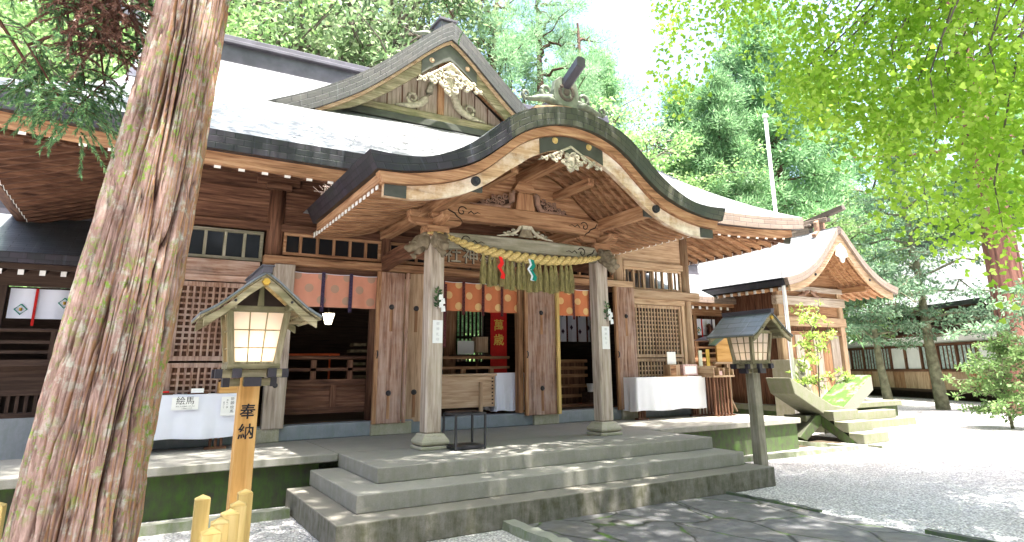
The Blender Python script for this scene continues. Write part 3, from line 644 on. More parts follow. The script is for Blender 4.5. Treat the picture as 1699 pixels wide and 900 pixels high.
# dormer ridge
b = mb(); b.box(DC-.17, DC+.17, DY+.25, 15, 8.92, 9.18); b.box(DC-.22, DC+.22, DY+.2, 15, 9.18, 9.24); W('dormer_ridge', b, 'ridge', .01)
def oni(cx, y, z, s, parent, mat='ornament'):
    b = mb(); p = [(-.22, 0), (-.25, .25), (-.21, .42), (-.12, .5), (.12, .5), (.21, .42), (.25, .25), (.22, 0)]
    b.prism([(cx+s*a, z+s*c) for a, c in p], y-.05*s, y+.05*s, 'y')
    o = b.build('ridge_end_ornament', mat, parent, bevel=.008)
    q = mb(); n_ = 20
    q.tube([(cx+s*.13*math.cos(2*math.pi*i/n_), y-.05*s, z+s*(.24+.13*math.sin(2*math.pi*i/n_))) for i in range(n_+1)], s*.03, 8, caps=False)
    q.cyl((cx, y-.04*s, z+s*.24), (cx, y-.075*s, z+s*.24), s*.07, s*.05, 14); q.build('crest', 'bark_grey', o)
    for sg in (-1, 1):
        q = mb(); f = lambda L: [(cx+sg*s*a, y, z+s*c) for a, c in L]
        q.tube(f([(.2, .04), (.36, .08), (.5, .06), (.62, .02), (.74, .0)]), [s*.06, s*.075, s*.06, s*.045, s*.03], 8)
        q.tube(f(spiral(.36, .2, .115, 1.2, -1.4, 0, 1)), [s*.045*(1-i/34) for i in range(27)], 8)
        q.tube(f(spiral(.74, .07, .075, 1.2, -1.5, 0, 1)), [s*.035*(1-i/34) for i in range(27)], 8)
        q.tube(f([(.2, .14), (.28, .12), (.44, .1), (.6, .06)]), [s*.03, s*.05, s*.04, s*.02], 8); q.build('scroll_fin', mat, o, smooth=True)
    return o
oni(DC, DY+.75, 9.0, .8, H)
# ================================================================== ENTRANCE PORCH
PC = 5.08
K = thing('entrance_porch', 'wooden entrance porch with undulating curved gable roof on two square posts', 'porch', (PC, 8.6, ZP), world=True)
KT = sym([(0, 5.35), (.3, 5.315), (.72, 5.20), (1.03, 5.05), (1.33, 4.80), (1.6, 4.57), (1.9, 4.38), (2.25, 4.235), (2.6, 4.19), (3.01, 4.20)], 30, PC)
KB = sym([(0, 5.07), (.3, 5.04), (.67, 4.93), (.96, 4.77), (1.23, 4.55), (1.55, 4.31), (1.85, 4.165), (2.2, 4.06), (2.6, 3.99), (2.91, 3.975)], 30, PC)
KL = sym([(0, 4.66), (.1, 4.685), (.25, 4.70), (.38, 4.665), (.68, 4.53), (.86, 4.40), (.92, 4.36), (1.1, 4.24), (1.37, 4.04), (1.75, 3.84), (2.12, 3.735), (2.45, 3.685), (2.72, 3.69)], 30, PC)
FY = 7.0
def sh(c, dz, k=1.0): return [((x-PC)*k+PC, z+dz) for x, z in c]
b = mb()
def Pk(u, v):
    i = u*(len(KT)-1); k = min(int(i), len(KT)-2); f = i-k; x = KT[k][0]*(1-f)+KT[k+1][0]*f; z = KT[k][1]*(1-f)+KT[k+1][1]*f
    return (x, FY+v*3.6, z)
b.grid(Pk, 60, 6, UV=lambda u, v: (u*7, v*3.6)); b.build('curved_roof', 'roof', K, smooth=True)
b = mb(); b.band(sh(KT, -.002), KB, FY, FY+.16); o = b.build('front_fascia', 'fascia', K)
o.data.materials.append(MT['fascia_green'])
for p in o.data.polygons: p.material_index = 1 if p.center.x+PC > 4.0 else 0
for sg in (-1, 1):
    x1, x2 = PC+sg*3.01, PC+sg*2.9
    b = mb(); b.add([(x1, FY+.0, 4.20), (x1, 10.3, 4.20), (x2, 10.3, 3.975), (x2, FY+.0, 3.975)], [(0, 1, 2, 3)] if sg < 0 else [(3, 2, 1, 0)], [[(0, .25), (3.3, .25), (3.3, 0), (0, 0)]])
    b.add([(x2, FY, 3.975), (x2, 10.3, 3.975), (x2-sg*.3, 10.3, 3.98), (x2-sg*.3, FY, 3.98)], [(0, 1, 2, 3)])
    b.add([(x1, 10.3, 4.20), (x2, 10.3, 3.975), (x2-sg*.3, 10.3, 3.98), (x2-sg*.3, 10.3, 4.2)], [(0, 1, 2, 3)]); b.build('side_fascia', 'fascia', K)
    b = mb(); xs_ = sorted([PC+sg*2.66, PC+sg*2.84]); b.box(xs_[0], xs_[1], FY+.12, 10.3, 3.86, 3.972); b.build('eave_board', ('warm', 'y'), K)
b = mb(); b.band(sh(KB, -.003, .985), sh(KB, -.135, .965), FY+.06, FY+.2); b.build('under_fascia', ('warm', 'x'), K)
ku = sh(KB, -.139, .955)
# bargeboard: lower outline follows KL where it exists
def zl(x):
    for i in range(len(KL)-1):
        if KL[i][0] <= x <= KL[i+1][0]:
            f = (x-KL[i][0])/(KL[i+1][0]-KL[i][0]); return KL[i][1]*(1-f)+KL[i+1][1]*f
    return KL[0][1]
kl = [(x, min(zl(x), z-.05)) for x, z in ku]
b = mb(); b.band(ku, kl, FY+.13, FY+.21); b.build('bargeboard', ('barge', 'x'), K)
def plate(x0, x1, dy=.018, wavy=True):
    q = [(a, c) for a, c in zip(ku, kl) if x0 <= a[0] <= x1]; b = mb()
    b.band([(a[0], a[1]-.006) for a, c in q], [(c[0], c[1]+.0) for a, c in q], FY+.13-dy, FY+.13-.002); return b.build('metal_plate', 'verdigris', K)
o = plate(PC-.62, PC+.62)
for sg in (-1, 1):
    q = mb(); q.cyl((PC+sg*.3, FY+.111, 4.83), (PC+sg*.3, FY+.08, 4.83), .05, .03, 12); q.build('boss', ('cream', 'z'), o)
plate(PC-3, PC-2.5); plate(PC+2.5, PC+3)
for sg in (-1, 1):
    q = mb(); q.cyl((PC+sg*1.56, FY+.13, 4.04), (PC+sg*1.56, FY+.085, 4.04), .065, .06, 18); q.cyl((PC+sg*1.56, FY+.085, 4.04), (PC+sg*1.56, FY+.07, 4.04), .03, .02, 12); q.build('stud', 'iron', K)
pendant(PC-.02, FY+.12, 4.50, .56, .30, K, 'carving', .06, 3)
# curved ribs and soffit under the roof
KS = sh(KB, -.06, .96)
b = mb(); b.band(KS, sh(KS, -.02), FY+.2, 10.9); b.build('soffit', ('warm', 'y'), K)
y = FY+.30; ribs = []
first = None
while y < 10.6:
    if first is None:
        b = mb(); b.band(sh(KS, -.022), sh(KS, -.10, .998), y, y+.07); first = b.build('rib', ('warm', 'x'), K)
        for sg in (-1, 1):
            q = mb(); e = KS[0] if sg < 0 else KS[-1]; xs_ = sorted([e[0]+sg*.001, e[0]+sg*.014]); q.box(xs_[0], xs_[1], y-.004, y+.074, e[1]-.104, e[1]-.018); q.build('painted_end', 'white', first)
        y0 = y
    else: copy_part(first, dy=y-y0)
    y += .172
# posts
for px_ in (3.575, 6.59):
    h = .118
    b = mb(); b.prism([(px_-.21, 8.37), (px_+.21, 8.37), (px_+.21, 8.79), (px_-.21, 8.79)], ZP, ZP+.045, 'z'); b.build('plinth_slab', 'rustic', K, bevel=.01)
    prof = [(.15, .045), (.2, .07), (.205, .10), (.19, .13), (.16, .17), (.145, .205)]; V = []; F = []
    for r, z in prof: V += [(px_+a*r, 8.58+c*r, ZP+z) for a, c in ((-1, -1), (1, -1), (1, 1), (-1, 1))]
    for i in range(5):
        for k in range(4): F.append((i*4+k, i*4+(k+1) % 4, (i+1)*4+(k+1) % 4, (i+1)*4+k))
    F.append((20, 21, 22, 23)); b = mb(); b.add(V, F); b.build('post_base', 'rustic', K, bevel=.008)
    b = mb(); b.prism([(px_-h, 8.58-h), (px_+h, 8.58-h), (px_+h, 8.58+h), (px_-h, 8.58+h)], ZP+.205, 3.56, 'z'); b.build('post', ('pale', 'z'), K, bevel=.02, seg=1)
    # bearing blocks above the post
    b = mb(); b.prism([(px_-.12, 3.56), (px_+.12, 3.56), (px_+.17, 3.63), (px_+.17, 3.72), (px_-.17, 3.72), (px_-.17, 3.63)], 8.42, 8.74, 'y'); b.build('bearing_block', ('warm', 'x'), K, bevel=.01)
    for pr in ([(-.42, 3.84), (-.40, 3.78), (-.3, 3.74), (-.2, 3.725), (.2, 3.725), (.3, 3.74), (.40, 3.78), (.42, 3.84)],):
        b = mb(); b.prism([(px_+a, z) for a, z in pr], 8.52, 8.64, 'y'); b.build('bracket_arm', ('warm', 'x'), K, bevel=.01)
        b = mb(); b.prism([(8.58+a, z) for a, z in pr], px_-.06, px_+.06, 'x'); b.build('bracket_arm', ('warm', 'y'), K, bevel=.01)
    for a in (-.34, 0, .34):
        b = mb(); b.prism([(px_+a-.05, 3.842), (px_+a+.05, 3.842), (px_+a+.085, 3.88), (px_+a+.085, 3.935), (px_+a-.085, 3.935), (px_+a-.085, 3.88)], 8.50, 8.66, 'y'); b.build('bearing_block', ('warm', 'x'), K, bevel=.006)
    # purlin running back to the hall, with capped nose
    b = mb(); b.box(px_-.085, px_+.085, FY+.26, 10.95, 3.94, 4.13); b.build('purlin', ('warm', 'y'), K, bevel=.012)
    b = mb(); b.box(px_-.1, px_+.1, FY+.22, FY+.258, 3.93, 4.12); b.build('metal_cap', 'verdigris', K, bevel=.005)
    # carved beast-head nosings to the side and to the front
    sg = -1 if px_ < PC else 1
    def nosing(org, dx, dy):
        f = lambda L: [(org[0]+dx*a, org[1]+dy*a, z) for a, z in L]
        q = mb(); q.tube(f([(.08, 3.47), (.16, 3.49), (.25, 3.47), (.33, 3.40), (.40, 3.36), (.46, 3.39)]), [.11, .12, .10, .075, .055, .03], 12)
        q.tube(f([(.2, 3.40), (.27, 3.33), (.33, 3.27), (.30, 3.22)]), [.07, .06, .05, .02], 10)
        for s2 in (-1, 1):
            ox, oy = (0, s2*.08) if dx else (s2*.08, 0)
            q.tube([(org[0]+dx*a+ox, org[1]+dy*a+oy, z) for a, z in spiral(.17, 3.52, .085, 1.2, 0, 0)], [.028*(1-i/40) for i in range(27)], 6)
            q.tube([(org[0]+dx*a+ox*.8, org[1]+dy*a+oy*.8, z) for a, z in spiral(.34, 3.42, .05, 1.1, 1, 0)], [.02*(1-i/40) for i in range(27)], 6)
        q.build('carved_nosing', 'carving_dark', K, smooth=True)
    nosing((px_, 8.58), sg, 0); nosing((px_, 8.58), 0, -1)
# rainbow beams
def rainbow(z0, h, y, camber, x0, x1, tone, th=.19):
    n_ = 24; top = []; bot = []
    for i in range(n_+1):
        u = i/n_; x = x0+(x1-x0)*u; c = camber*(1-(2*u-1)**2); e = max(0, (abs(2*u-1)-.72)/.28)
        top.append((x, z0+h+c*.8)); bot.append((x, z0+c*1.3+.02*math.sin(min(1, (1-abs(2*u-1))*6)*math.pi/2)-.0*e))
    b = mb(); b.band(top, bot, y-th/2, y+th/2); o = b.build('rainbow_beam', (tone, 'x'), K, bevel=.015, weld=True)
    for sg in (-1, 1):   # carved wave grooves at both ends
        cx = (x0+x1)/2+sg*((x1-x0)/2-.30); f = lambda L: [(cx+sg*a, y-th/2-.001, z0+h*.5+c_) for a, c_ in L]
        q = mb(); q.tube(f(spiral(-.02, .02, .085, 1.1, 2.6, 0, -1)), [.009]*27, 5); q.tube(f([(.24, .09), (.2, .02), (.1, -.02), (.06, -.07), (.0, -.1), (-.03, -.15)]), [.007, .012, .012, .011, .009, .004], 5)
        q.tube(f([(-.12, .0), (-.17, .04), (-.22, .0), (-.28, .03), (-.34, .01)]), [.008, .01, .008, .007, .003], 5); q.build('carved_groove', 'interior', o, smooth=True)
    return o
rainbow(3.38, .25, 8.52, .03, 3.69, 6.475, 'grey', .17)
rainbow(3.80, .30, 8.52, .03, 3.62, 6.54, 'warm', .2)
# frog-leg struts with carving
def frog(cx, y, z, wd, ht, mat='carving_warm'):
    b = mb(); q = []
    for sg in (-1, 1):
        f = lambda L: [(cx+sg*wd*a, y, z+ht*c) for a, c in L]
        b.tube(f([(.12, 1), (.2, .95), (.26, .7), (.36, .45), (.52, .28), (.75, .14), (1, .05)]), [ht*.11, ht*.13, ht*.13, ht*.12, ht*.11, ht*.09, ht*.03], 8)
        for (a, c, r) in ((.42, .62, .2), (.58, .42, .16), (.46, .26, .15), (.72, .3, .13), (.34, .3, .13), (.62, .14, .1)):
            b.tube(f(spiral(a, c, r*.5, 1.3, a*9, 0, 1, 16)), [ht*.055*(1-i/22) for i in range(17)], 6)
    b.prism([(cx-wd*.14, z+ht*.72), (cx+wd*.14, z+ht*.72), (cx+wd*.18, z+ht*1.02), (cx-wd*.18, z+ht*1.02)], y-.05, y+.05, 'y')
    return b.build('frog_leg_strut', mat, K, smooth=False)
frog(PC, 8.46, 3.66, .52, .20, 'carving')
b = mb(); b.prism([(PC-.13, 3.68), (PC+.13, 3.68), (PC+.08, 3.8), (PC-.08, 3.8)], 8.44, 8.47, 'y'); b.build('frog_leg_panel', 'carving_dark', K)
b = mb(); b.prism([(PC-.19, 4.11), (PC+.19, 4.11), (PC+.13, 4.42), (PC-.13, 4.42)], 8.44, 8.6, 'y'); b.build('strut_block', ('warm', 'z'), K, bevel=.02)
for sg in (-1, 1):
    f = lambda L: [(PC+sg*a, 8.48, z) for a, z in L]
    q = mb(); q.tube(f([(.2, 4.42), (.24, 4.38), (.24, 4.26), (.3, 4.17), (.42, 4.14)]), [.035, .05, .05, .045, .03], 8); q.tube(f([(.35, 4.14), (.6, 4.15), (.85, 4.12), (.98, 4.14)]), [.03, .03, .025, .01], 8)
    rd = random.Random(5)
    for (a, z, r) in ((.36, 4.33, .055), (.46, 4.28, .06), (.40, 4.22, .05), (.56, 4.24, .05), (.5, 4.19, .04), (.66, 4.2, .045), (.76, 4.18, .035), (.58, 4.31, .035)):
        q.tube(f(spiral(a, z, r, 1.4, rd.random()*6, 0, 1, 16)), [.016*(1-i/26) for i in range(17)], 6)
    q.build('carved_leaf_panel', 'carving_warm', K)
    b = mb(); b.prism([(PC+sg*.25, 4.12), (PC+sg*.9, 4.12), (PC+sg*.8, 4.2), (PC+sg*.3, 4.36)][::sg], 8.51, 8.53, 'y'); b.build('panel_back', ('dark', 'x'), K)
kk = [(x, z-.12) for x, z in KS if abs(x-PC) < 1.52]
b = mb(); b.band(kk, [(x, 4.1) for x, z in kk], 8.60, 8.66); b.build('pediment_board', ('warm', 'x'), K)
b = mb(); b.box(PC-.09, PC+.09, FY+.24, 10.9, 4.60, 4.80); b.build('ridge_purlin', ('warm', 'y'), K, bevel=.01)
b = mb(); b.prism([(PC-.2, 4.46), (PC-.09, 4.42), (PC+.09, 4.42), (PC+.2, 4.46), (PC+.12, 4.6), (PC-.12, 4.6)], 8.46, 8.7, 'y'); b.build('bracket_arm', ('warm', 'x'), K)
for sg in (-1, 1):
    b = mb(); b.box(min(PC+sg*.75, PC+sg*.63), max(PC+sg*.75, PC+sg*.63), 7.6, 10.9, 4.42, 4.54); b.build('purlin', ('warm', 'y'), K)
# curved tie beams back to the hall
for px_ in (3.575, 6.59):
    top = []; bot = []
    for i in range(13):
        u = i/12; y = 8.7+u*2.1; c = .10*math.sin(u*math.pi); top.append((y, 3.50+.12*u+c)); bot.append((y, 3.22+.14*u+c*1.2))
    b = mb(); b.band(top, bot, px_-.07, px_+.07, 'x'); b.build('tie_beam', ('brown', 'y'), K, bevel=.01, weld=True)
    b = mb(); b.box(px_-.06, px_+.06, 10.74, 10.88, 3.5, 3.94); b.build('wall_post', ('brown', 'z'), K)
# name board carved in old style characters, right to left
b = mb(); b.box(4.62, 6.5, 10.70, 10.78, 3.53, 3.92); o = b.build('name_board', ('warm', 'x'), K, bevel=.01)
for i, ch in enumerate('社神穗千髙'):
    text('carved_character', ch, 'carving', o, (4.84+i*.36, 10.697, 3.73), .34, ext=.006, shear=.0, bold=.002)
    text('carved_shadow', ch, 'ink', o, (4.825+i*.36, 10.699, 3.722), .34, ext=.002, shear=.0, bold=.004)
# karahafu ridge and ornament
b = mb(); b.box(PC-.15, PC+.15, FY+.25, 10.4, 5.24, 5.52); b.box(PC-.19, PC+.19, FY+.22, 10.4, 5.52, 5.57); b.box(PC-.13, PC+.13, FY+.25, 10.4, 5.57, 5.66); b.build('ridge_box', 'ridge', K, bevel=.01)
b = mb(); kk = [(x, z+.085) for x, z in KT if abs(x-PC) < .66]; b.band(kk, [(x, z-.08) for x, z in kk], FY+.16, FY+.34); b.build('ornament_base', ('honey', 'x'), K)
oni(PC-.03, FY+.22, 5.44, .92, K)
b = mb(); V = []; F = []
for k_, (yy, zz) in enumerate(((FY+.5, 5.72), (FY+.2, 5.79), (FY-.22, 5.99))):
    V += [(PC-.03+a*.075, yy, zz+c*.08) for a, c in ((-1, -.75), (-.55, -1), (.55, -1), (1, -.75), (1, .75), (.55, 1), (-.55, 1), (-1, .75))]
for i in range(2):
    for k in range(8): F.append((i*8+k, i*8+(k+1) % 8, (i+1)*8+(k+1) % 8, (i+1)*8+k))
F += [tuple(range(16, 24)), tuple(range(7, -1, -1))]; b.add(V, F); b.build('ridge_end_beam', 'ridge', K)
# ================================================================== SACRED ROPE
def rope_path(t):   # t 0..1
    pts = [(3.40, 8.42, 3.585), (3.575, 8.40, 3.60), (3.8, 8.38, 3.52), (4.15, 8.36, 3.42), (4.6, 8.35, 3.355), (5.08, 8.35, 3.325), (5.55, 8.35, 3.33), (6.0, 8.36, 3.37), (6.35, 8.38, 3.43), (6.59, 8.40, 3.50), (6.72, 8.42, 3.53)]
    f = t*(len(pts)-1); i = min(int(f), len(pts)-2); u = f-i; p0 = Vector(pts[max(i-1, 0)]); p1 = Vector(pts[i]); p2 = Vector(pts[i+1]); p3 = Vector(pts[min(i+2, len(pts)-1)])
    return .5*((2*p1)+(-p0+p2)*u+(2*p0-5*p1+4*p2-p3)*u*u+(-p0+3*p1-3*p2+p3)*u**3)
def straw_mat(name, a, b_, c_, ax):
    M, n, p = newmat(name); s = {'z': (1, 1, .08), 'x': (.2, 1, 1)}[ax]; f = noi(n, coords(n, 'Object', s), 90, 3, .6)
    lk(n, ramp(n, f, [(.3, a), (.5, b_), (.7, c_)]), p.inputs['Base Color']); p.inputs['Roughness'].default_value = .7; bump(n, p, f, .5, .01); return M
MT['straw'] = straw_mat('rice_straw_rope', (.30, .20, .05), (.60, .44, .16), (.78, .62, .28), 'x')
MT['straw_t'] = straw_mat('rice_straw_tassel', (.08, .065, .02), (.26, .215, .075), (.46, .39, .16), 'z')
SR = thing('sacred_straw_rope', 'twisted yellow straw rope with hanging straw tassels tied between the porch posts', 'sacred rope', (PC, 8.36, 3.4), world=True)
n_ = 260
for st in range(2):
    P = []; Rr = []
    for i in range(n_+1):
        t_ = i/n_; p = rope_path(t_); d = (rope_path(min(1, t_+.004))-rope_path(max(0, t_-.004))).normalized(); r = .014+.050*max(0, math.sin(math.pi*min(1, max(0, (t_-.12)/.76))))**.8
        a = t_*2*math.pi*(17)+st*math.pi; x_ = d.cross(Vector((0, 0, 1))).normalized(); z_ = x_.cross(d)
        P.append(p+(x_*math.cos(a)+z_*math.sin(a))*r*.62); Rr.append(r*.78)
    b = mb(); b.tube(P, Rr, 8); b.build('rope_strand', 'straw', SR, smooth=True)
def tassel(x, L, seed, parent=SR):
    rd = random.Random(seed); q = mb(); c = None
    for i in range(201):
        pp = rope_path(i/200)
        if c is None or abs(pp.x-x) < abs(c.x-x): c = pp
    top = Vector((x, c.y, c.z-.045))
    for k in range(190):
        a = rd.random()*6.283; r0 = .014*math.sqrt(rd.random()); r1 = .012+.065*math.sqrt(rd.random()); l = L*(.86+.16*rd.random())
        p0 = top+Vector((math.cos(a)*r0, math.sin(a)*r0, .02)); p1 = top+Vector((math.cos(a)*r1*.55, math.sin(a)*r1*.55, -l*.35)); p2 = top+Vector((math.cos(a)*r1+rd.uniform(-.01, .01), math.sin(a)*r1, -l))
        tn = Vector((-math.sin(a), math.cos(a), 0))*.0042
        q.add([p0-tn, p0+tn, p1+tn*1.2, p1-tn*1.2, p2], [(0, 1, 2, 3), (3, 2, 4)])
    q.tube([top+Vector((0, 0, .02)), top+Vector((0, 0, -.06)), top+Vector((0, 0, -L*.4)), top+Vector((0, 0, -L*.93))], [.012, .014, .03, .045], 8)
    o = q.build('tassel', 'straw_t', SR)
    z_ = mb(); z_.cyl(top+Vector((0, 0, .03)), top+Vector((0, 0, -.015)), .014, .016, 10); z_.build('tassel_binding', 'paper', o)
for i in range(17): tassel(4.27+i*.1+.012*math.sin(i*2.3), .50+.02*math.sin(i*1.7), i)
def streamer(x, mats, seed):
    o = None
    pts = [(0, 0), (.03, -.09), (-.02, -.16), (.05, -.26), (.03, -.33)]
    for k, m_ in enumerate(mats):
        q = mb(); dx = k*.03
        for i in range(4):
            a, c = pts[i], pts[i+1]; q.add([(x+a[0]-.035+dx, 8.235-.01*k-.008*(i % 2), 3.30+a[1]), (x+a[0]+.03+dx, 8.235-.01*k, 3.30+a[1]-.015), (x+c[0]+.03+dx, 8.235-.01*k-.012*(i % 2), 3.30+c[1]-.015), (x+c[0]-.035+dx, 8.235-.01*k, 3.30+c[1])], [(0, 1, 2, 3)])
        q.build('ribbon', m_, SR)
MT['teal'] = plain('teal_cloth', (.01, .22, .16), .8, 0, .2, .15)
MT['red_bright'] = plain('bright_red_cloth', (.75, .02, .02), .8, 0, .2, .1)
streamer(4.50, ['red_bright'], 1); streamer(5.02, ['cloth_bright', 'teal'], 2)
# ---- evergreen sprigs with paper strips, and paper charms on the posts
def sprig(px_, z, lab, leafn):
    T_ = thing('evergreen_sprig', lab, 'sprig', (px_, 8.44, z), world=True, group='sakaki sprigs tied to the porch posts')
    rd = random.Random(int(px_*10)); q = mb(); q.tube([(px_+.02, 8.44, z-.16), (px_, 8.43, z), (px_+.03, 8.42, z+.14)], [.005, .006, .003], 6); q.build('stem', 'bark_grey', T_)
    q = mb()
    for k in range(leafn):
        h = z-.14+.28*rd.random(); a = rd.uniform(0, 6.28); L = .075; c = Vector((px_+.01, 8.43, h)); d = Vector((math.cos(a), -abs(math.sin(a))*.5, rd.uniform(.1, .6))).normalized(); s_ = d.cross(Vector((0, 1, 0.3))).normalized()*.016
        q.add([c, c+d*L*.5+s_, c+d*L, c+d*L*.5-s_], [(0, 1, 2, 3)])
    q.build('leaves', 'leaf_dark', T_)
    q = mb(); x = px_+.045
    for i, (a, c_) in enumerate(((0, 0), (.03, -.06), (0, -.11), (.03, -.17))):
        q.add([(x+a-.028, 8.40-.006*i, z+.04+c_), (x+a+.028, 8.40-.006*i, z+.05+c_), (x+a+.036, 8.395-.006*i, z-.03+c_), (x+a-.03, 8.395-.006*i, z-.04+c_)], [(0, 1, 2, 3)])
    q.build('paper_streamer', 'paper', T_)
sprig(3.57, 2.66, 'green sakaki sprig with white paper streamer on the left porch post', 34); sprig(6.61, 2.56, 'sparse green sakaki sprig with white paper streamer on the right porch post', 22)
for px_, z0, z1, lab in ((3.60, 2.02, 2.34, 'white paper charm pasted below the sprig on the left porch post'), (6.60, 1.95, 2.32, 'white paper charm pasted below the sprig on the right porch post')):
    b = mb(); b.box(px_-.075, px_+.075, 8.449, 8.459, z0, z1); o = b.build('paper_charm', 'paper'); tag(o, lab, 'paper charm', 'paper charms on the porch posts'); 
    ME = bpy.data.materials.get('faint_ink') or plain('faint_ink', (.55, .55, .55), .8); MT['faint'] = ME
    for k in range(4): text('writing', '御神札守護'[k:k+1], 'faint', o, (px_, 8.4485, z1-.05-k*.075), .05)
# ================================================================== CORRIDOR WINGS
def wing(x0, x1, label, tone, roofm, left):
    G = thing('corridor_wing', label, 'building', ((x0+x1)/2, 14.5, 0), world=True)
    yw = 13.5; P = lambda n_, b, m_, **k: b.build(n_, m_, G, **k)
    b = mb(); b.box(x0, x1, yw-.1, 16.5, 0, .98); P('stone_base', b, 'granite' if left else 'mosswall')
    b = mb(); b.box(x0, x1, yw-.02, yw+.1, .98, 1.06); b.box(x0, x1, yw-.02, yw+.1, 1.33, 1.42); P('base_rail', b, (tone, 'x'))
    b = mb(); b.box(x0, x1, yw+.12, yw+.16, 1.06, 1.33); P('slat_backing', b, 'interior')
    x = x0+.05; b = mb()
    while x < x1-.05: b.box(x, x+.05, yw, yw+.06, 1.06, 1.33); x += .12
    P('slats', b, (tone, 'z'))
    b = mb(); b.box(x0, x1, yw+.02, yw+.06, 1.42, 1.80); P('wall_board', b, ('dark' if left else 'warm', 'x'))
    b = mb(); b.box(x0, x1, yw-.22, yw+.3, 1.80, 1.90); P('veranda_floor', b, (tone, 'x'))
    b = mb(); b.box(x0, x1, yw-.16, yw-.10, 2.0, 2.05); b.box(x0, x1, yw-.16, yw-.10, 2.16, 2.21); b.cyl((x0, yw-.13, 2.38), (x1, yw-.13, 2.38), .03, n=10); P('handrail', b, (tone, 'x'))
    x = x0+.4
    while x < x1: b = mb(); b.box(x-.035, x+.035, yw-.165, yw-.095, 1.9, 2.36); P('rail_post', b, (tone, 'z')); x += 1.05
    b = mb(); b.box(x0, x1, yw-.0, yw+.1, 3.12, 3.34); P('head_beam', b, (tone, 'x'))
    b = mb(); b.box(x0, x1, yw+.02, yw+.1, 3.34, 3.75); P('upper_board', b, (tone, 'x'))
    x = x0+.2 if not left else x1-.35
    st = 1.25
    while x0 < x < x1: b = mb(); b.box(x-.06, x+.06, yw-.02, yw+.10, 1.9, 3.12); P('column', b, (tone, 'z')); x += st if not left else -st
    b = mb(); b.box(x0, x1, 16.3, 16.4, 1.9, 3.4); P('back_wall', b, ('dark', 'x'))
    sl = (4.66-3.60)/(15-12.9)
    for s_ in (0, 1):
        f = lambda y: y if not s_ else 30-y
        b = mb(); b.grid(lambda u, v: (x0+u*(x1-x0), f(12.9+v*2.1), 3.60+v*2.1*sl), 8, 6, UV=lambda u, v: (u*(x1-x0), v*2.4)); P('roof_slope', b, roofm)
    b = mb(); b.box(x0, x1, 12.9, 13.02, 3.43, 3.596); P('eave_fascia', b, 'fascia' if left else 'fascia_brown')
    b = mb(); b.box(x0, x1, 13.0, 13.1, 3.34, 3.428); P('eave_board', b, (tone, 'x'))
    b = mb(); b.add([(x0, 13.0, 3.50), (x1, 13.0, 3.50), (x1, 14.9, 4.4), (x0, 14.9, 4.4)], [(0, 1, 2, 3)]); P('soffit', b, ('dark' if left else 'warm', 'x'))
    b = mb(); b.box(x0, x1, 14.86, 15.14, 4.58, 4.66); b.box(x0, x1, 14.9, 15.1, 4.66, 4.92); b.box(x0, x1, 14.84, 15.16, 4.92, 5.0); P('ridge_box', b, 'ridge')
    x = x0+.2 if not left else x1-.2
    while x0 < x < x1 and abs(x-(x0 if not left else x1)) < 5:
        b = mb(); b.bar((x, 13.06, 3.30), (x, 13.6, 3.44), .07, .08); r = P('rafter', b, (tone, 'y')); b = mb(); b.box(x-.04, x+.04, 13.04, 13.055, 3.25, 3.335); b.build('painted_end', 'white', r)
        x += .285 if not left else -.285
    return G
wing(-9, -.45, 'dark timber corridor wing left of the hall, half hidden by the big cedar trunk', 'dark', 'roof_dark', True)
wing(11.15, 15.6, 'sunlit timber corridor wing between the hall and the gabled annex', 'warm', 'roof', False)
# crest curtains hanging in the wings
def crest_cloth(x0, x1, y, z0, z1, lab, dark=False):
    o = thing('crest_curtain', lab, 'curtain', ((x0+x1)/2, y, z1), world=True)
    q = mb(); q.grid(lambda u, v: (x0+u*(x1-x0), y+.015*math.sin(u*19), z1-v*(z1-z0)), 24, 3); q.build('cloth_panel', 'cloth', o, smooth=True)
    n_ = max(1, round((x1-x0)/.5))
    for k in range(n_):
        x = x0+(k+.62)*(x1-x0)/n_
        q = mb(); q.box(x-.02, x+.02, y-.028, y-.018, z0-.12, z1); q.build('strap', 'red' if k % 2 == 0 else 'strap', o)
        cx = x0+(k+.3)*(x1-x0)/n_; cz = z0+(.55 if k % 2 else .3)*(z1-z0)
        if z1-z0 > .3:
            q = mb(); r = .085; q.tube([(cx, y-.02, cz+r), (cx+r, y-.02, cz), (cx, y-.02, cz-r), (cx-r, y-.02, cz), (cx, y-.02, cz+r)], .012, 6, caps=False); q.build('crest', 'teal', o)
            q = mb(); q.tube([(cx, y-.02, cz-.025), (cx, y-.02, cz+.025)], .022, 8); q.build('crest_centre', 'gold', o)
crest_cloth(-1.95, -.78, 13.56, 2.58, 3.08, 'white crest curtain with red and dark straps in the dark left wing')
crest_cloth(-3.3, -2.15, 13.56, 2.58, 3.08, 'white crest curtain at the far left edge behind the cedar branch')
crest_cloth(13.9, 14.75, 13.56, 2.55, 3.02, 'white crest curtain with red straps in the sunlit corridor wing')
crest_cloth(15.0, 15.5, 13.56, 2.62, 3.0, 'short white crest curtain behind the roof of the far lantern')
o = thing('carved_figure', 'small dark carved figure on a plinth in the corridor wing opening', 'statue', (14.35, 13.4, 1.9), world=True)
b = mb(); b.box(14.15, 14.65, 13.32, 13.5, 2.42, 2.5); b.build('plinth', 'strap', o)
b = mb(); b.tube([(14.4, 13.4, 2.5), (14.38, 13.4, 2.62), (14.34, 13.4, 2.75), (14.3, 13.4, 2.86)], [.13, .12, .07, .05], 10); b.tube([(14.45, 13.4, 2.5), (14.5, 13.38, 2.6)], [.06, .02], 8); b.build('body', 'leaf_dead', o, smooth=True)
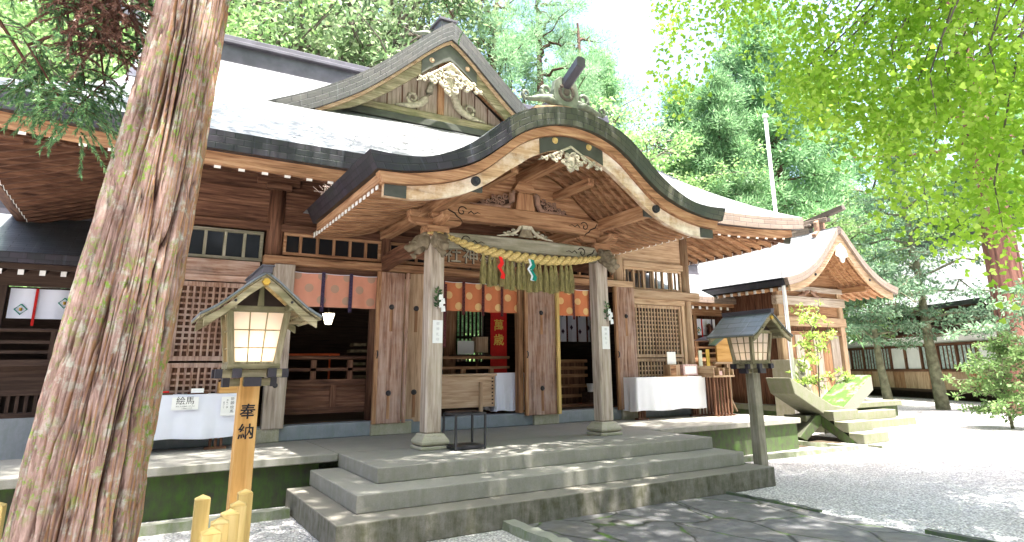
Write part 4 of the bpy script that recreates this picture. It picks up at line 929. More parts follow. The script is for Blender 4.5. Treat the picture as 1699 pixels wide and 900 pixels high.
# ================================================================== GABLED ANNEX
AX = 16.64
A = thing('gabled_annex', 'pale cedar annex hall with steep gable roof and boarded front, right of the shrine', 'building', (AX, 12, 0), world=True)
b = mb(); b.box(14.6, 19.3, 10.85, 16, .48, .62); b.box(14.9, 18.9, 10.3, 10.85, 0, .2); b.box(15.2, 18.3, 10.5, 10.85, .2, .42); b.build('stone_base', 'monument', A, bevel=.01)
b = mb(); b.box(14.7, 19.2, 10.95, 15.9, 0, .478); b.build('plinth_wall', 'mosswall', A)
at = sym([(0, 5.48), (.15, 5.38), (.5, 5.02), (1.0, 4.56), (1.5, 4.22), (2.0, 4.0), (2.55, 3.86)], 20, AX)
AY = 10.4
ab = [(AX+(x-AX)*.975, z-.20) for x, z in at]
b = mb(); b.band(at, [(x, z-.04) for x, z in at], AY+.1, 17); b.build('roof', 'roof', A)
b = mb(); b.band(at, ab, AY, AY+.12); b.build('verge_fascia', 'fascia_brown', A)
b = mb(); b.band(at[:3], [(x, z-.2) for x, z in at[:3]], AY+.12, 16.5); b.build('eave_fascia', 'fascia', A)
for k in range(19):
    y = AY+.35+k*.27; b = mb(); b.bar((AX-2.42, y, 3.60), (AX-1.7, y, 3.72), .07, .085); r_ = b.build('rafter', ('warm', 'x'), A); b = mb(); b.box(AX-2.435, AX-2.422, y-.04, y+.04, 3.55, 3.645); b.build('painted_end', 'white', r_)
bu = [(x, z-.004) for x, z in ab[1:-1]]; bl = [(x, z-.17-.16*max(0, 1-abs(x-AX)/2.4)) for x, z in bu]
b = mb(); b.band(bu, bl, AY+.08, AY+.15); b.build('bargeboard', ('honey', 'x'), A)
q = mb(); q.prism([(AX, 4.98), (AX+.2, 4.82), (AX+.26, 4.62), (AX+.12, 4.58), (AX+.05, 4.44), (AX-.05, 4.44), (AX-.12, 4.58), (AX-.26, 4.62), (AX-.2, 4.82)], AY+.02, AY+.07, 'y'); o = q.build('carved_pendant', 'white', A, bevel=.008)
q = mb(); q.cyl((AX, AY+.02, 4.78), (AX, AY-.0, 4.78), .03, .02, 8); q.build('boss', 'iron', o)
for sg in (-1, 1):
    q = mb(); q.cyl((AX+sg*1.25, AY+.08, 4.02), (AX+sg*1.25, AY+.05, 4.02), .04, .03, 10); q.build('stud', 'iron', A)
s0 = [(x, z-.06) for x, z in ab[2:-2]]
b = mb(); b.band(s0, [(x, z-.015) for x, z in s0], AY+.16, 16); b.build('soffit', ('warm', 'y'), A)
y = AY+.3; f0 = None
while y < 12.4:
    if f0 is None: b = mb(); b.band([(x, z-.017) for x, z in s0], [(x, z-.09) for x, z in s0], y, y+.07); f0 = b.build('rib', ('warm', 'x'), A); y0 = y
    else: copy_part(f0, dy=y-y0)
    y += .22
for sg in (-1, 1):
    b = mb(); b.box(AX+sg*1.35-.07, AX+sg*1.35+.07, AY+.25, 12, 3.72, 3.88); b.build('purlin', ('warm', 'y'), A, bevel=.008)
b = mb(); b.box(AX-.07, AX+.07, AY+.25, 12, 4.72, 4.88); b.build('ridge_purlin', ('warm', 'y'), A)
YW = 11.5; x0, x1 = 15.0, 17.85
b = mb(); b.box(x0, x1, YW+.06, 16, .62, 3.75); b.build('wall_core', ('brown', 'z'), A)
b = mb(); b.prism([(x0, 3.8), (x1+.2, 3.8), (AX+.05, 4.85), (AX-.05, 4.85)], YW+.02, YW+.08, 'y'); b.build('gable_board', ('warm', 'x'), A)
for i, x in enumerate((x0+.05, x1-.06)):
    b = mb(); b.box(x-.1, x+.1, YW-.08, YW+.1, .62, 3.78); b.build('corner_post', ('honey', 'z'), A, bevel=.01)
for (z0, z1, dy, tn) in ((2.48, 2.58, .03, 'warm'), (2.72, 2.98, .07, 'honey'), (3.3, 3.55, .10, 'pale'), (3.7, 3.85, .08, 'pale')):
    b = mb(); b.box(x0-.15, x1+.12, YW-dy-.02, YW+.05, z0, z1); b.build('beam', (tn, 'x'), A, bevel=.01)
b = mb(); b.box(x0, x1, YW-.01, YW+.04, 2.98, 3.7); b.build('upper_board', ('warm', 'x'), A)
xx = x0+.15; wds = [.42, .36, .44, .38, .42, .40]
for k, w_ in enumerate(wds):
    b = mb(); b.box(xx, xx+w_-.015, YW-.04-.012*(k % 2), YW+.0, .64, 2.48); o = b.build('door_board', ('pale' if k % 2 else 'warm', 'z'), A, bevel=.006)
    q = mb(); q.cyl((xx+w_/2, YW-.05, 1.25), (xx+w_/2, YW-.08, 1.25), .035, .025, 10); q.build('stud', 'iron', o); xx += w_
# carved frog leg on the annex
b = mb()
for sg in (-1, 1):
    f = lambda L: [(16.35+sg*a, YW-.1, z) for a, z in L]
    b.tube(f([(.05, 3.7), (.15, 3.68), (.25, 3.6), (.4, 3.58), (.55, 3.57)]), [.05, .05, .04, .03, .01], 6); b.tube(f(spiral(.3, 3.64, .07, 1.2, 1, 0)), [.02*(1-i/40) for i in range(27)], 6)
b.build('frog_leg_strut', 'carving_warm', A)
b = mb(); b.box(AX-.12, AX+.12, AY+.9, 16.5, 5.34, 5.62); b.box(AX-.16, AX+.16, AY+.8, 16.5, 5.62, 5.68); b.box(AX-.1, AX+.1, AY+.3, 16.5, 5.68, 5.8); b.build('ridge_box', 'fascia_brown', A, bevel=.01)
b = mb(); b.bar((AX, AY+1.2, 5.74), (AX, AY-.2, 5.98), .16, .13); b.build('ridge_end_beam', 'fascia_brown', A)
b = mb(); b.prism([(AX-.28, 5.2), (AX-.36, 5.32), (AX-.2, 5.42), (AX-.2, 5.7), (AX, 5.8), (AX+.2, 5.7), (AX+.2, 5.42), (AX+.36, 5.32), (AX+.28, 5.2)], AY+.55, AY+.68, 'y'); b.build('ridge_end_ornament', 'leaf_dead_paint', A, bevel=.02) if 0 else b.build('ridge_end_ornament', 'carving_warm', A, bevel=.02)
# ================================================================== STONE MONUMENT, STAIR, INSCRIBED POST
t = thing('crossed_stone_slabs', 'v-shaped crossed concrete slabs with bright moss on the right arm', 'monument', (13.9, 9.7, 0), world=True)
def arm(poly, y0, y1, name, mat): b = mb(); b.prism(poly, y0, y1, 'y'); return b.build(name, mat, t, bevel=.012)
arm([(12.30, 1.39), (12.42, 1.04), (13.52, .50), (14.2, .60), (14.10, .70), (13.72, .75)], 9.3, 9.95, 'left_arm' if 0 else 'slab_arm', 'monument')
MT['mosstop'] = None
def mosstop():
    M, n, p = newmat('moss_covered_slab'); v = coords(n); f = noi(n, v, 5, 6, .7)
    geo = nd(n, 'ShaderNodeNewGeometry'); sx = nd(n, 'ShaderNodeSeparateXYZ'); lk(n, geo.outputs['Normal'], sx.inputs[0])
    c = ramp(n, f, [(.44, (.035, .085, .006)), (.52, (.055, .10, .012)), (.58, (.13, .125, .10))])
    r = ramp(n, sx.outputs[2], [(.35, (0, 0, 0)), (.5, (1, 1, 1))]); c = mix(n, r, (.17, .165, .13), c); lk(n, c, p.inputs['Base Color']); p.inputs['Roughness'].default_value = .9; bump(n, p, f, .6, .02); return M
MT['mosstop'] = mosstop()
arm([(13.95, .70), (14.12, .702), (15.42, 1.40), (15.42, 1.04), (14.45, .52), (14.2, .48), (13.9, .50)][::-1], 9.32, 10.07, 'slab_arm', 'mosstop')
arm([(12.55, .12), (12.8, .03), (13.55, .45), (13.5, .56), (13.2, .55)], 9.4, 10.0, 'slab_foot', 'mosswall')
arm([(13.0, .30), (13.7, .30), (13.7, .52), (13.0, .55)], 9.5, 10.1, 'slab_block', 'monument')
t2_ = thing('stone_stair', 'three floating stone treads leading up to the crossed slabs', 'stair', (13.9, 8.8, 0), world=True)
for i, (y, z) in enumerate(((8.42, .215), (8.74, .43), (9.06, .645))):
    b = mb(); b.prism([(y, z), (y+.34, z), (y+.34, z-.09), (y+.14, z-.21), (y, z-.21)], 13.35, 14.28, 'x'); b.build('tread', 'monument', t2_, bevel=.01)
b = mb(); b.prism([(8.58, .0), (9.4, .56), (9.4, .30), (8.9, 0)], 13.37, 13.55, 'x'); b.build('stringer', 'mosswall', t2_)
o = thing('inscribed_stone_post', 'square granite post with carved writing behind the crossed slabs', 'stone post', (14.9, 11.0, 0), world=True)
b = mb(); b.box(14.45, 15.25, 10.85, 11.45, 0, 1.8); b.build('shaft', 'rustic', o, bevel=.015)
for i, ch in enumerate('奉献'): text('inscription', ch, 'ink', o, (14.9, 10.848, 1.45-i*.28), .22)
t = thing('flagpole', 'tall thin white flagpole with halyard beside the annex', 'flagpole', (18.7*.86, 12.04, 0), world=True)
fx, fy = 15.9, 11.9
fx, fy = 10.74, 8.03; 
ORG[t.name] = Vector((0, 0, 0)); t.location = (0, 0, 0)
fx = 18.72*.83; fy = 14*.83; fz = 1.65+8.86*.83
t.location = (fx, fy-1.0, 0); ORG[t.name] = Vector((fx, fy-1.0, 0)); s_ = (fy-1.0)/fy; fx2 = fx*s_; fz2 = 1.65+(fz-1.65)*s_
t.location = (fx2, fy-1.0, 0); ORG[t.name] = Vector((fx2, fy-1.0, 0))
b = mb(); b.tube([(fx2, fy-1, 0), (fx2, fy-1, fz2)], [.055, .045], 12); b.build('pole', 'steel', t, smooth=True)
b = mb(); b.cyl((fx2, fy-1, fz2), (fx2, fy-1, fz2+.08), .085, .07, 14); b.build('finial', 'steel', t)
b = mb(); b.tube([(fx2-.09, fy-1.02, fz2-.1), (fx2-.09, fy-1.02, .9)], .008, 5); b.build('halyard', 'cloth', t)
# ================================================================== FAR BUILDING
Av = Vector((34.88, 21.06, 0)); Bv = Vector((30.5, 12.3, 0)); dv = (Bv-Av).normalized(); ang = math.atan2(dv.y, dv.x)
F = thing('long_timber_building', 'long low timber house with grey roof and white shoji panels beyond the gravel yard', 'building', Av, ang)
# local axes: +x along facade (towards the right of the photo), +y away from the yard after rotation
def FB(name, x0, x1, y0, y1, z0, z1, m_, par=None, bev=0): b = mb(); b.box(x0, x1, y0, y1, z0, z1); return b.build(name, m_, par or F, bevel=bev)
FB('foundation', -9, 20, .3, 8, 0, .35, 'interior'); FB('sill_beam', -9, 20, .0, .2, .33, .45, ('dark', 'x'))
x = -9; k = 0
while x < 20: FB('wainscot_panel', x, x+.88, .05, .12, .45, 1.27, ('honey' if k % 3 else 'warm', 'z')); x += .9; k += 1
FB('sill_rail', -9, 20, -.04, .14, 1.27, 1.38, ('brown', 'x')); FB('lintel', -9, 20, -.03, .14, 2.46, 2.58, ('brown', 'x')); FB('plaster_band', -9, 20, .05, .12, 2.58, 2.95, 'plaster'); FB('upper_beam', -9, 20, -.02, .14, 2.95, 3.1, ('brown', 'x'))
FB('wall_core', -9, 20, .16, 8, .35, 4.4, ('dark', 'z'))
MT['curtain_far'] = plain('grey_green_curtain', (.34, .42, .40), .7, 0, .3, .5, 9)
x = -9; k = 0
seq = ['p', 'p', 'c', 'c', 'c', 'p', 'p', 'c', 'c', 'c']
while x < 20:
    kind = seq[(k+6) % 10]
    FB('window_post', x-.05, x+.05, -.02, .14, 1.38, 2.46, ('brown', 'z'))
    o = FB('shoji_panel' if kind == 'p' else 'curtained_window', x+.08, x+1.12, .07, .10, 1.40, 2.44, 'plaster' if kind == 'p' else 'curtain_far')
    if kind == 'c':
        for j in range(1, 4): q = mb(); q.box(x+.08+j*.26-.02, x+.08+j*.26+.02, .03, .069, 1.4, 2.44); q.build('mullion', ('brown', 'z'), o)
    x += 1.2; k += 1
# veranda roof shadow gap, lower eave, main roof
b = mb(); b.prism([(-1.0, 3.35), (-1.0, 3.27), (.2, 3.5), (.2, 3.62)], -9.5, 20.5, 'x'); b.build('lower_eave', ('dark', 'x'), F)
b = mb(); b.add([(-9.5, -1.25, 4.25), (20.5, -1.25, 4.25), (20.5, 4.2, 8.1), (-9.5, 4.2, 8.1)], [(0, 1, 2, 3)], [[(0, 0), (30, 0), (30, 6.6), (0, 6.6)]]); b.build('roof_slope', 'roof_grey', F) if 0 else None
MT['roof_grey'] = shingle('grey_shingle_roof', ((.15, .155, .165), (.21, .215, .23), (.13, .135, .145), (.30, .31, .33)), .5, .16, .45, .008, .5, .4, 0, .5)
b = mb(); b.grid(lambda u, v: (-9.5+u*30, -1.25+v*5.45, 4.25+3.85*(v**1.25)), 4, 10, UV=lambda u, v: (u*30, v*6.7)); b.build('roof_slope', 'roof_grey', F, smooth=True)
b = mb(); b.grid(lambda u, v: (-9.5+u*30, 9.65-v*5.45, 4.25+3.85*(v**1.25)), 4, 10, UV=lambda u, v: (u*30, v*6.7)); b.build('roof_slope', 'roof_grey', F, smooth=True)
FB('eave_fascia', -9.5, 20.5, -1.27, -1.1, 4.05, 4.246, 'fascia'); FB('soffit', -9.4, 20.4, -1.1, .2, 4.10, 4.16, ('brown', 'x'))
FB('ridge_box', -9.6, 20.6, 4.0, 4.4, 8.0, 8.55, 'ridge')
# ================================================================== LANTERNS
MT['lit_paper'] = None
def paper_pane():
    M, n, p = newmat('lantern_paper'); n.nodes.remove(p); out = n.nodes['Material Output']; d = nd(n, 'ShaderNodeBsdfDiffuse'); t_ = nd(n, 'ShaderNodeBsdfTranslucent'); ms = nd(n, 'ShaderNodeMixShader'); ms.inputs[0].default_value = .5
    f = noi(n, coords(n), 3, 4); c = ramp(n, f, [(.3, (.80, .70, .62)), (.7, (.88, .80, .74))])
    lk(n, c, d.inputs[0]); lk(n, c, t_.inputs[0]); lk(n, d.outputs[0], ms.inputs[1]); lk(n, t_.outputs[0], ms.inputs[2]); lk(n, ms.outputs[0], out.inputs[0]); return M
MT['lit_paper'] = paper_pane()
def lantern(loc, label, post, body, watts, chars):
    L = thing('wooden_lantern', label, 'lantern', loc, 0, 'roofed timber lanterns either side of the steps')
    b = mb(); h = .077; b.box(-h, h, -h, h, 0, 1.66); p = b.build('post', (post, 'z'), L, bevel=.008)
    if chars:
        for i, ch in enumerate(chars): text('painted_character', ch, 'ink', p, (0, -h-.002, 1.335-i*.155), .125, ext=.001, bold=.002)
    # cross brackets with dark metal caps
    for k, (z, r) in enumerate(((1.575, .20), (1.645, .27))):
        for ax in (0, 1):
            for s in (-.13, .13) if k else (0,):
                zz = z+ax*.004-.002
                c0 = (-r, s, zz) if ax == 0 else (s, -r, zz); c1 = (r, s, zz) if ax == 0 else (s, r, zz)
                if not k and ax == 0 or k or ax:
                    q = mb(); q.bar(c0, c1, .055 if k else .12, .062); q.build('bracket_beam', (body, 'x' if ax == 0 else 'y'), L, bevel=.004)
                for e in (-1, 1):
                    q = mb(); w_ = .033 if k else .064; a0, a1 = sorted((e*(r+.006), e*(r-.045)))
                    q.box(*( (a0, a1, s-w_, s+w_) if ax == 0 else (s-w_, s+w_, a0, a1) ), zz-.036, zz+.036); q.build('metal_cap', 'iron_blue', L)
    # tapered body
    zb, zt, rb, rt_ = 1.70, 2.13, .150, .196
    q = mb(); q.box(-rb-.05, rb+.05, -rb-.05, rb+.05, zb-.022, zb+.018); q.build('base_board', (body, 'x'), L, bevel=.004)
    for sx in (-1, 1):
        for sy in (-1, 1):
            q = mb(); q.bar((sx*(rb+.02), sy*(rb+.02), zb+.018), (sx*(rt_+.024), sy*(rt_+.024), zt+.01), .05, .05, up=(1, 0, 0)); q.build('corner_post', (body, 'z'), L, bevel=.003)
    q = mb(); r2 = rt_+.05; 
    q.box(-r2, r2, -r2, -r2+.045, zt, zt+.05); q.box(-r2, r2, r2-.045, r2, zt, zt+.05); q.box(-r2, -r2+.045, -r2+.045, r2-.045, zt, zt+.05); q.box(r2-.045, r2, -r2+.045, r2-.045, zt, zt+.05); q.build('top_rail', (body, 'x'), L, bevel=.003)
    for k in range(4):
        c, s = [(1, 0), (0, 1), (-1, 0), (0, -1)][k]
        def P(u, z_, o_):  # u in -1..1 on side k at height z_
            f = (z_-zb)/(zt-zb); r = rb+(rt_-rb)*f+.014+o_; a = (rb+(rt_-rb)*f)*u
            return (c*r-s*a, s*r+c*a, z_)
        q = mb(); q.add([P(-1, zb+.018, 0), P(1, zb+.018, 0), P(1, zt, 0), P(-1, zt, 0)], [(0, 1, 2, 3)]); pn = q.build('paper_pane', 'lit_paper', L)
        q = mb(); w_ = .0045
        for u in (-.34, .34): q.bar(P(u, zb+.018, .006), P(u, zt, .006), .009, .012, up=(c, s, 0))
        for f in (.34, .67): q.bar(P(-1, zb+(zt-zb)*f, .008), P(1, zb+(zt-zb)*f, .008), .012, .009)
        for f in (.04,): q.bar(P(-1, zb+(zt-zb)*f+.005, .004), P(1, zb+(zt-zb)*f+.005, .004), .03, .03)
        q.build('glazing_bars', (body, 'z'), pn)
    # roof: gable to the front
    rp = sym([(0, 2.44), (.1, 2.37), (.22, 2.265), (.34, 2.165), (.45, 2.10)], 8, 0); yo = .46
    q = mb(); q.band(rp, [(x, z-.022) for x, z in rp], -yo, yo); q.build('roof', 'roof_dark', L)
    q = mb(); q.band([(x, z-.0225) for x, z in rp], [(x, z-.035) for x, z in rp], -yo+.015, yo-.015); q.build('roof_lining', (body, 'y'), L)
    for s in (-1, 1):
        y0, y1 = sorted((s*(yo-.02), s*(yo-.06)))
        q = mb(); u_ = [(x*.93, z-.037) for x, z in rp]; q.band(u_, [(x, z-.062-.01*(1-abs(x)/.45)) for x, z in u_], y0, y1); bb_ = q.build('bargeboard', (body, 'x'), L, bevel=.003)
        for e in (-1, 1): r_ = mb(); r_.cyl((e*.21, s*(yo-.018), 2.20), (e*.21, s*(yo-.008), 2.20), .012, .008, 8); r_.build('stud', 'iron_blue', bb_)
        r_ = mb(); r_.tube([(0, s*(yo-.02), 2.355), (0, s*(yo+.006), 2.355)], [.034, .028], 6); r_.build('gilt_crest', 'gold', bb_)
        q = mb(); q.prism([(-.2, 2.18), (.2, 2.18), (0, 2.35)], *sorted((s*.235, s*.245)), 'y'); q.build('gable_board', 'interior', L)
        q = mb(); q.prism([(-.025, 2.18), (.025, 2.18), (.012, 2.36), (-.012, 2.36)], *sorted((s*.246, s*.27)), 'y'); q.build('king_post', (body, 'z'), L)
        for x in (-.215, .215): q = mb(); q.bar((x, s*.24, 2.165), (x, s*.43, 2.165), .04, .05); q.build('eave_beam', (body, 'y'), L)
    q = mb(); q.box(-.035, .035, -yo-.02, yo+.02, 2.425, 2.475); q.box(-.05, .05, -yo-.03, yo+.03, 2.475, 2.487); q.build('ridge_cap', 'ridge', L, bevel=.003)
    for i in range(9):
        for s in (-1, 1): q = mb(); y = -.38+i*.095; q.box(*sorted((s*.3, s*.41)), y-.012, y+.012, 2.075, 2.10); q.build('rafter', (body, 'x'), L)
    if watts:
        ld = bpy.data.lights.new('lantern_bulb', 'POINT'); ld.energy = watts; ld.color = (1, .78, .5); ld.shadow_soft_size = .03; lo_ = bpy.data.objects.new('lantern_bulb', ld); col.objects.link(lo_); lo_.parent = L; lo_.location = (0, 0, 1.82)
    return L
MT['iron_blue'] = plain('aged_metal_cap', (.022, .019, .026), .5, .2, .5, .3, 20)
lantern((.815, 5.85, 0), 'lit lantern on a fresh orange cedar post painted with black characters, left of the steps', 'orange', 'mossy', 1.1, '奉納')
lantern((8.10, 6.78, 0), 'lantern on a grey mossy weathered post with no painting, right of the steps', 'grey', 'mossy', .25, '')
# ================================================================== NOREN CURTAINS
def noren_mat(name, base, dot):
    M, n, p = newmat(name); tc = nd(n, 'ShaderNodeTexCoord'); fs = []
    for off in ((0, 0), (.5, .5)):
        mp = nd(n, 'ShaderNodeMapping'); mp.inputs['Scale'].default_value = (1/.42, 1/.40, 1); mp.inputs['Location'].default_value = (off[0], off[1]+.12, 0); lk(n, tc.outputs['UV'], mp.inputs[0])
        fr = nd(n, 'ShaderNodeVectorMath', operation='FRACTION'); lk(n, mp.outputs[0], fr.inputs[0])
        sb = nd(n, 'ShaderNodeVectorMath', operation='SUBTRACT'); lk(n, fr.outputs[0], sb.inputs[0]); sb.inputs[1].default_value = (.5, .5, 0)
        ln = nd(n, 'ShaderNodeVectorMath', operation='LENGTH'); lk(n, sb.outputs[0], ln.inputs[0]); lt = nd(n, 'ShaderNodeMath', operation='LESS_THAN'); lk(n, ln.outputs['Value'], lt.inputs[0]); lt.inputs[1].default_value = .175; fs.append(lt.outputs[0])
    mx = nd(n, 'ShaderNodeMath', operation='MAXIMUM'); lk(n, fs[0], mx.inputs[0]); lk(n, fs[1], mx.inputs[1])
    c = mix(n, mx.outputs[0], base, dot); f = noi(n, coords(n), 5, 4); c = mix(n, ramp(n, f, [(.4, (0, 0, 0)), (.7, (.3,)*3)]), c, tuple(x*.7 for x in base))
    lk(n, c, p.inputs['Base Color']); p.inputs['Roughness'].default_value = .85; return M
MT['noren'] = noren_mat('orange_noren', (.60, .19, .075), (.74, .50, .22)); MT['noren_pink'] = noren_mat('faded_noren', (.66, .29, .19), (.44, .29, .20))
def noren(x0, x1, z0, z1, n_, mat, lab, y=10.86):
    t = thing('noren_curtain', lab, 'curtain', ((x0+x1)/2, y, z1), world=True, group='short split curtains over the hall openings'); w_ = (x1-x0)/n_
    for k in range(n_):
        a = x0+k*w_; q = mb(); q.grid(lambda u, v: (a+.008+u*(w_-.016), y+.02*math.sin(u*5+k*2)*(v)+.012*math.sin(u*11+k)*v, z1-v*(z1-z0)-.006*math.sin(u*3.14)), 12, 6, UV=lambda u, v: (a+u*w_, -v*(z1-z0))); q.build('cloth_panel', mat, t, smooth=True)
    for k in range(0 if x0 > 4 and n_ < 4 and x0 < 7 else 1, n_+ (1 if x0 > 7 else 0)):
        a = x0+k*w_; q = mb(); q.grid(lambda u, v: (a-.03+u*.06, y-.03, z1+.02-v*(z1-z0+.10)), 1, 4); q.build('strap', 'strap' if mat == 'noren_pink' else 'strap_red', t)
    q = mb(); q.tube([(x0+(x1-x0)*i/20, y-.012, z1-.004-.012*abs(math.sin(i*n_*math.pi/20))) for i in range(21)], .006, 5); q.build('cord', 'cloth', t)
MT['strap_red'] = plain('maroon_strap', (.10, .03, .03), .8, 0, .2, .7, 40)
noren(2.06, 3.46, 2.70, 3.26, 3, 'noren_pink', 'faded pink-orange noren with grey dots over the left opening')
noren(4.3, 6.36, 2.72, 3.26, 5, 'noren', 'orange noren with gold dots over the wide middle opening')
noren(7.22, 8.5, 2.71, 3.26, 3, 'noren', 'orange noren with gold dots over the right opening beside the big door')
for i, (x, z0) in enumerate(((4.74, 2.05),)):
    q = mb(); q.box(x-.028, x+.028, 10.80, 10.815, z0, 3.2); o = q.build('hanging_strap', 'strap_red'); tag(o, 'long maroon strap hanging beside the left porch post in the middle opening', 'strap')
# ================================================================== THINGS INSIDE AND IN FRONT OF THE HALL
t = thing('offertory_box', 'plain wooden offertory box between the left porch post and the white cloth', 'offertory box', (5.0, 11.05, .84), world=True)
b = mb(); b.box(4.25, 5.87, 10.98, 11.4, .97, 1.53); b.build('box', ('honey', 'x'), t, bevel=.008)
b = mb(); b.box(4.22, 5.9, 10.95, 11.42, 1.53, 1.575); b.build('rim', ('honey', 'x'), t, bevel=.005)
for x in (4.62, 5.56): b = mb(); b.box(x-.035, x+.035, 10.93, 10.978, .84, 1.42); b.build('leg', ('honey', 'z'), t, bevel=.005)
for i in range(8): b = mb(); b.box(5.80, 5.83, 10.965, 10.979, 1.02+i*.065, 1.045+i*.065); b.build('dovetail', 'interior', t)
def cloth_table(name, lab, x0, x1, y0, y1, zt, zb, mat, folds=7, legs=True):
    t = thing(name, lab, 'table', ((x0+x1)/2, y0, zb), world=True)
    b = mb(); n_ = 60
    per = [(x0, y1), (x0, y0), (x1, y0), (x1, y1)]; pts = []
    for k in range(3):
        (a0, c0), (a1, c1) = per[k], per[k+1]; m_ = 40 if k == 1 else 12
        for i in range(m_): pts.append((a0+(a1-a0)*i/m_, c0+(c1-c0)*i/m_, k))
    pts.append((x1, y1, 2)); V = []; F = []; rows = 6; rd = random.Random(int(x0*7))
    ph = rd.random()*6
    for j in range(rows+1):
        v = j/rows
        for i, (x, y, k) in enumerate(pts):
            o_ = .022*v*math.sin(i*.55+ph)+.012*v*math.sin(i*1.3+ph*2); dx, dy = ((-1, 0), (0, -1), (1, 0))[k]
            V.append((x+dx*o_, y+dy*(o_+.02*v), zt-(zt-zb)*v+(.012*math.sin(i*.3+ph) if j == rows else 0)))
    m_ = len(pts)
    for j in range(rows):
        for i in range(m_-1): F.append((j*m_+i, (j+1)*m_+i, (j+1)*m_+i+1, j*m_+i+1))
    b.add(V, F); b.add([(x0, y0, zt), (x1, y0, zt), (x1, y1, zt), (x0, y1, zt)], [(0, 1, 2, 3)]); b.build('tablecloth', mat, t, smooth=False)
    for p in t.children[0].data.polygons: p.use_smooth = True
    if legs:
        for x in (x0+.2, x1-.25):
            for dx in (-.07, 0, .07): q = mb(); q.box(x+dx-.018, x+dx+.018, y0+.08, y0+.12, ZP+.03, zb+.1); q.build('leg', ('brown', 'z'), t)
            q = mb(); q.box(x-.14, x+.14, y0+.05, y0+.16, ZP, ZP+.035); q.build('foot', ('brown', 'x'), t)
    return t
cloth_table('draped_table', 'low table under a plain white cloth between the offertory box and the big door', 5.9, 6.62, 11.0, 11.5, 1.58, .88, 'cloth', legs=False)
cloth_table('draped_table', 'table under a white cloth in front of the sunlit lattice screens on the right', 8.80, 10.78, 10.33, 10.78, 1.447, .78, 'cloth_bright')
tl = cloth_table('draped_table', 'table under a white cloth with two written notices, behind the left lantern', -.75, 1.33, 10.33, 10.78, 1.36, .77, 'cloth')
def notice(x0, x1, z0, z1, y, lab, lines, par=None):
    b = mb(); b.box(x0, x1, y-.003, y, z0, z1); o = b.build('paper_notice', 'paper'); tag(o, lab, 'notice')
    ORG[o.name] = Vector((0, 0, 0))
    for s, x, z, size, vert in lines:
        if vert:
            for i, ch in enumerate(s): text('writing', ch, 'ink', o, (x, y-.0035, z-i*size*1.1), size, ext=.0005)
        else: text('writing', s, 'ink', o, (x, y-.0035, z), size, ext=.0005)
    return o
notice(.47, .80, 1.16, 1.33, 10.285, 'white notice reading ema in two large brush characters', [('絵馬', .635, 1.275, .115, False), ('木札をお納めください', .64, 1.205, .024, False), ('ご自由にどうぞ', .66, 1.178, .02, False)])
notice(1.09, 1.30, 1.06, 1.32, 10.285, 'white notice with a vertical column of four brush characters', [('祈願絵馬', 1.235, 1.285, .052, True), ('木札一体', 1.17, 1.27, .03, True), ('受付にて', 1.125, 1.24, .022, True)])
t = thing('wooden_tray_box', 'orange wooden box standing on the left table behind the lantern post', 'box', (1.2, 10.6, 1.36), world=True)
b = mb(); b.box(1.06, 1.5, 10.4, 10.7, 1.362, 1.52); b.build('box', ('orange', 'x'), t, bevel=.004); b = mb(); b.box(1.09, 1.47, 10.43, 10.67, 1.5201, 1.528); b.build('lid', ('orange', 'y'), t)
t = thing('pen_tray', 'small brown tray with a white price card on the left table', 'tray', (.75, 10.5, 1.36), world=True)
b = mb(); b.box(.66, .92, 10.42, 10.58, 1.362, 1.395); b.build('tray', ('brown', 'x'), t, bevel=.004); b = mb(); b.box(.70, .86, 10.405, 10.415, 1.38, 1.44); b.build('price_card', 'paper', t)
t = thing('pen_tray', 'small brown tray with red pens beside the trunk on the left table', 'tray', (.3, 10.5, 1.36), world=True)
b = mb(); b.box(.28, .48, 10.42, 10.56, 1.362, 1.39); b.build('tray', ('brown', 'x'), t, bevel=.004); b = mb(); b.cyl((.33, 10.45, 1.40), (.43, 10.47, 1.40), .012, n=8); b.build('pen', 'red_bright', t)
# right hand table goods
t = thing('display_box', 'open wooden box holding printed cards on the right table', 'box', (9.95, 10.45, 1.447), world=True)
b = mb(); b.box(9.82, 10.12, 10.40, 10.6, 1.449, 1.70); b.build('box', ('honey', 'z'), t, bevel=.004); b = mb(); b.box(9.84, 10.0, 10.392, 10.399, 1.47, 1.68); b.build('inside', ('warm', 'x'), t)
b = mb(); b.box(9.62, 10.3, 10.38, 10.62, 1.4472, 1.465); b.build('tray', ('orange', 'x'), t)
MT['pink'] = plain('pink_print', (.62, .42, .40), .8, 0, .2, .3, 30)
t = thing('card_box', 'pinkish printed card box at the right end of the right table', 'box', (10.4, 10.45, 1.447), world=True)
b = mb(); b.box(10.2, 10.62, 10.38, 10.6, 1.467, 1.70); b.build('box', 'pink', t, bevel=.004); b = mb(); b.box(10.24, 10.58, 10.374, 10.379, 1.50, 1.66); b.build('card', 'paper', t)
b = mb(); b.box(9.86, 10.12, 10.50, 10.52, 1.70, 1.97); o = b.build('notice_card', 'paper', None, bevel=.01); tag(o, 'blank white upright card standing on the display box', 'card')
t = thing('goods_rack', 'wooden slatted stand holding a shallow box at the right end of the terrace', 'rack', (11.05, 10.3, ZP), world=True)
for i in range(6):
    b = mb(); x = 10.75+i*.095; b.box(x, x+.03, 10.05, 10.09, ZP+.03, 1.42); b.build('slat', ('brown', 'z'), t)
    b = mb(); b.box(x, x+.03, 10.45, 10.49, ZP+.03, 1.42); b.build('slat', ('brown', 'z'), t)
    b = mb(); b.box(x-.0, x+.03, 9.98, 10.55, ZP, ZP+.03); b.build('foot', ('brown', 'y'), t)
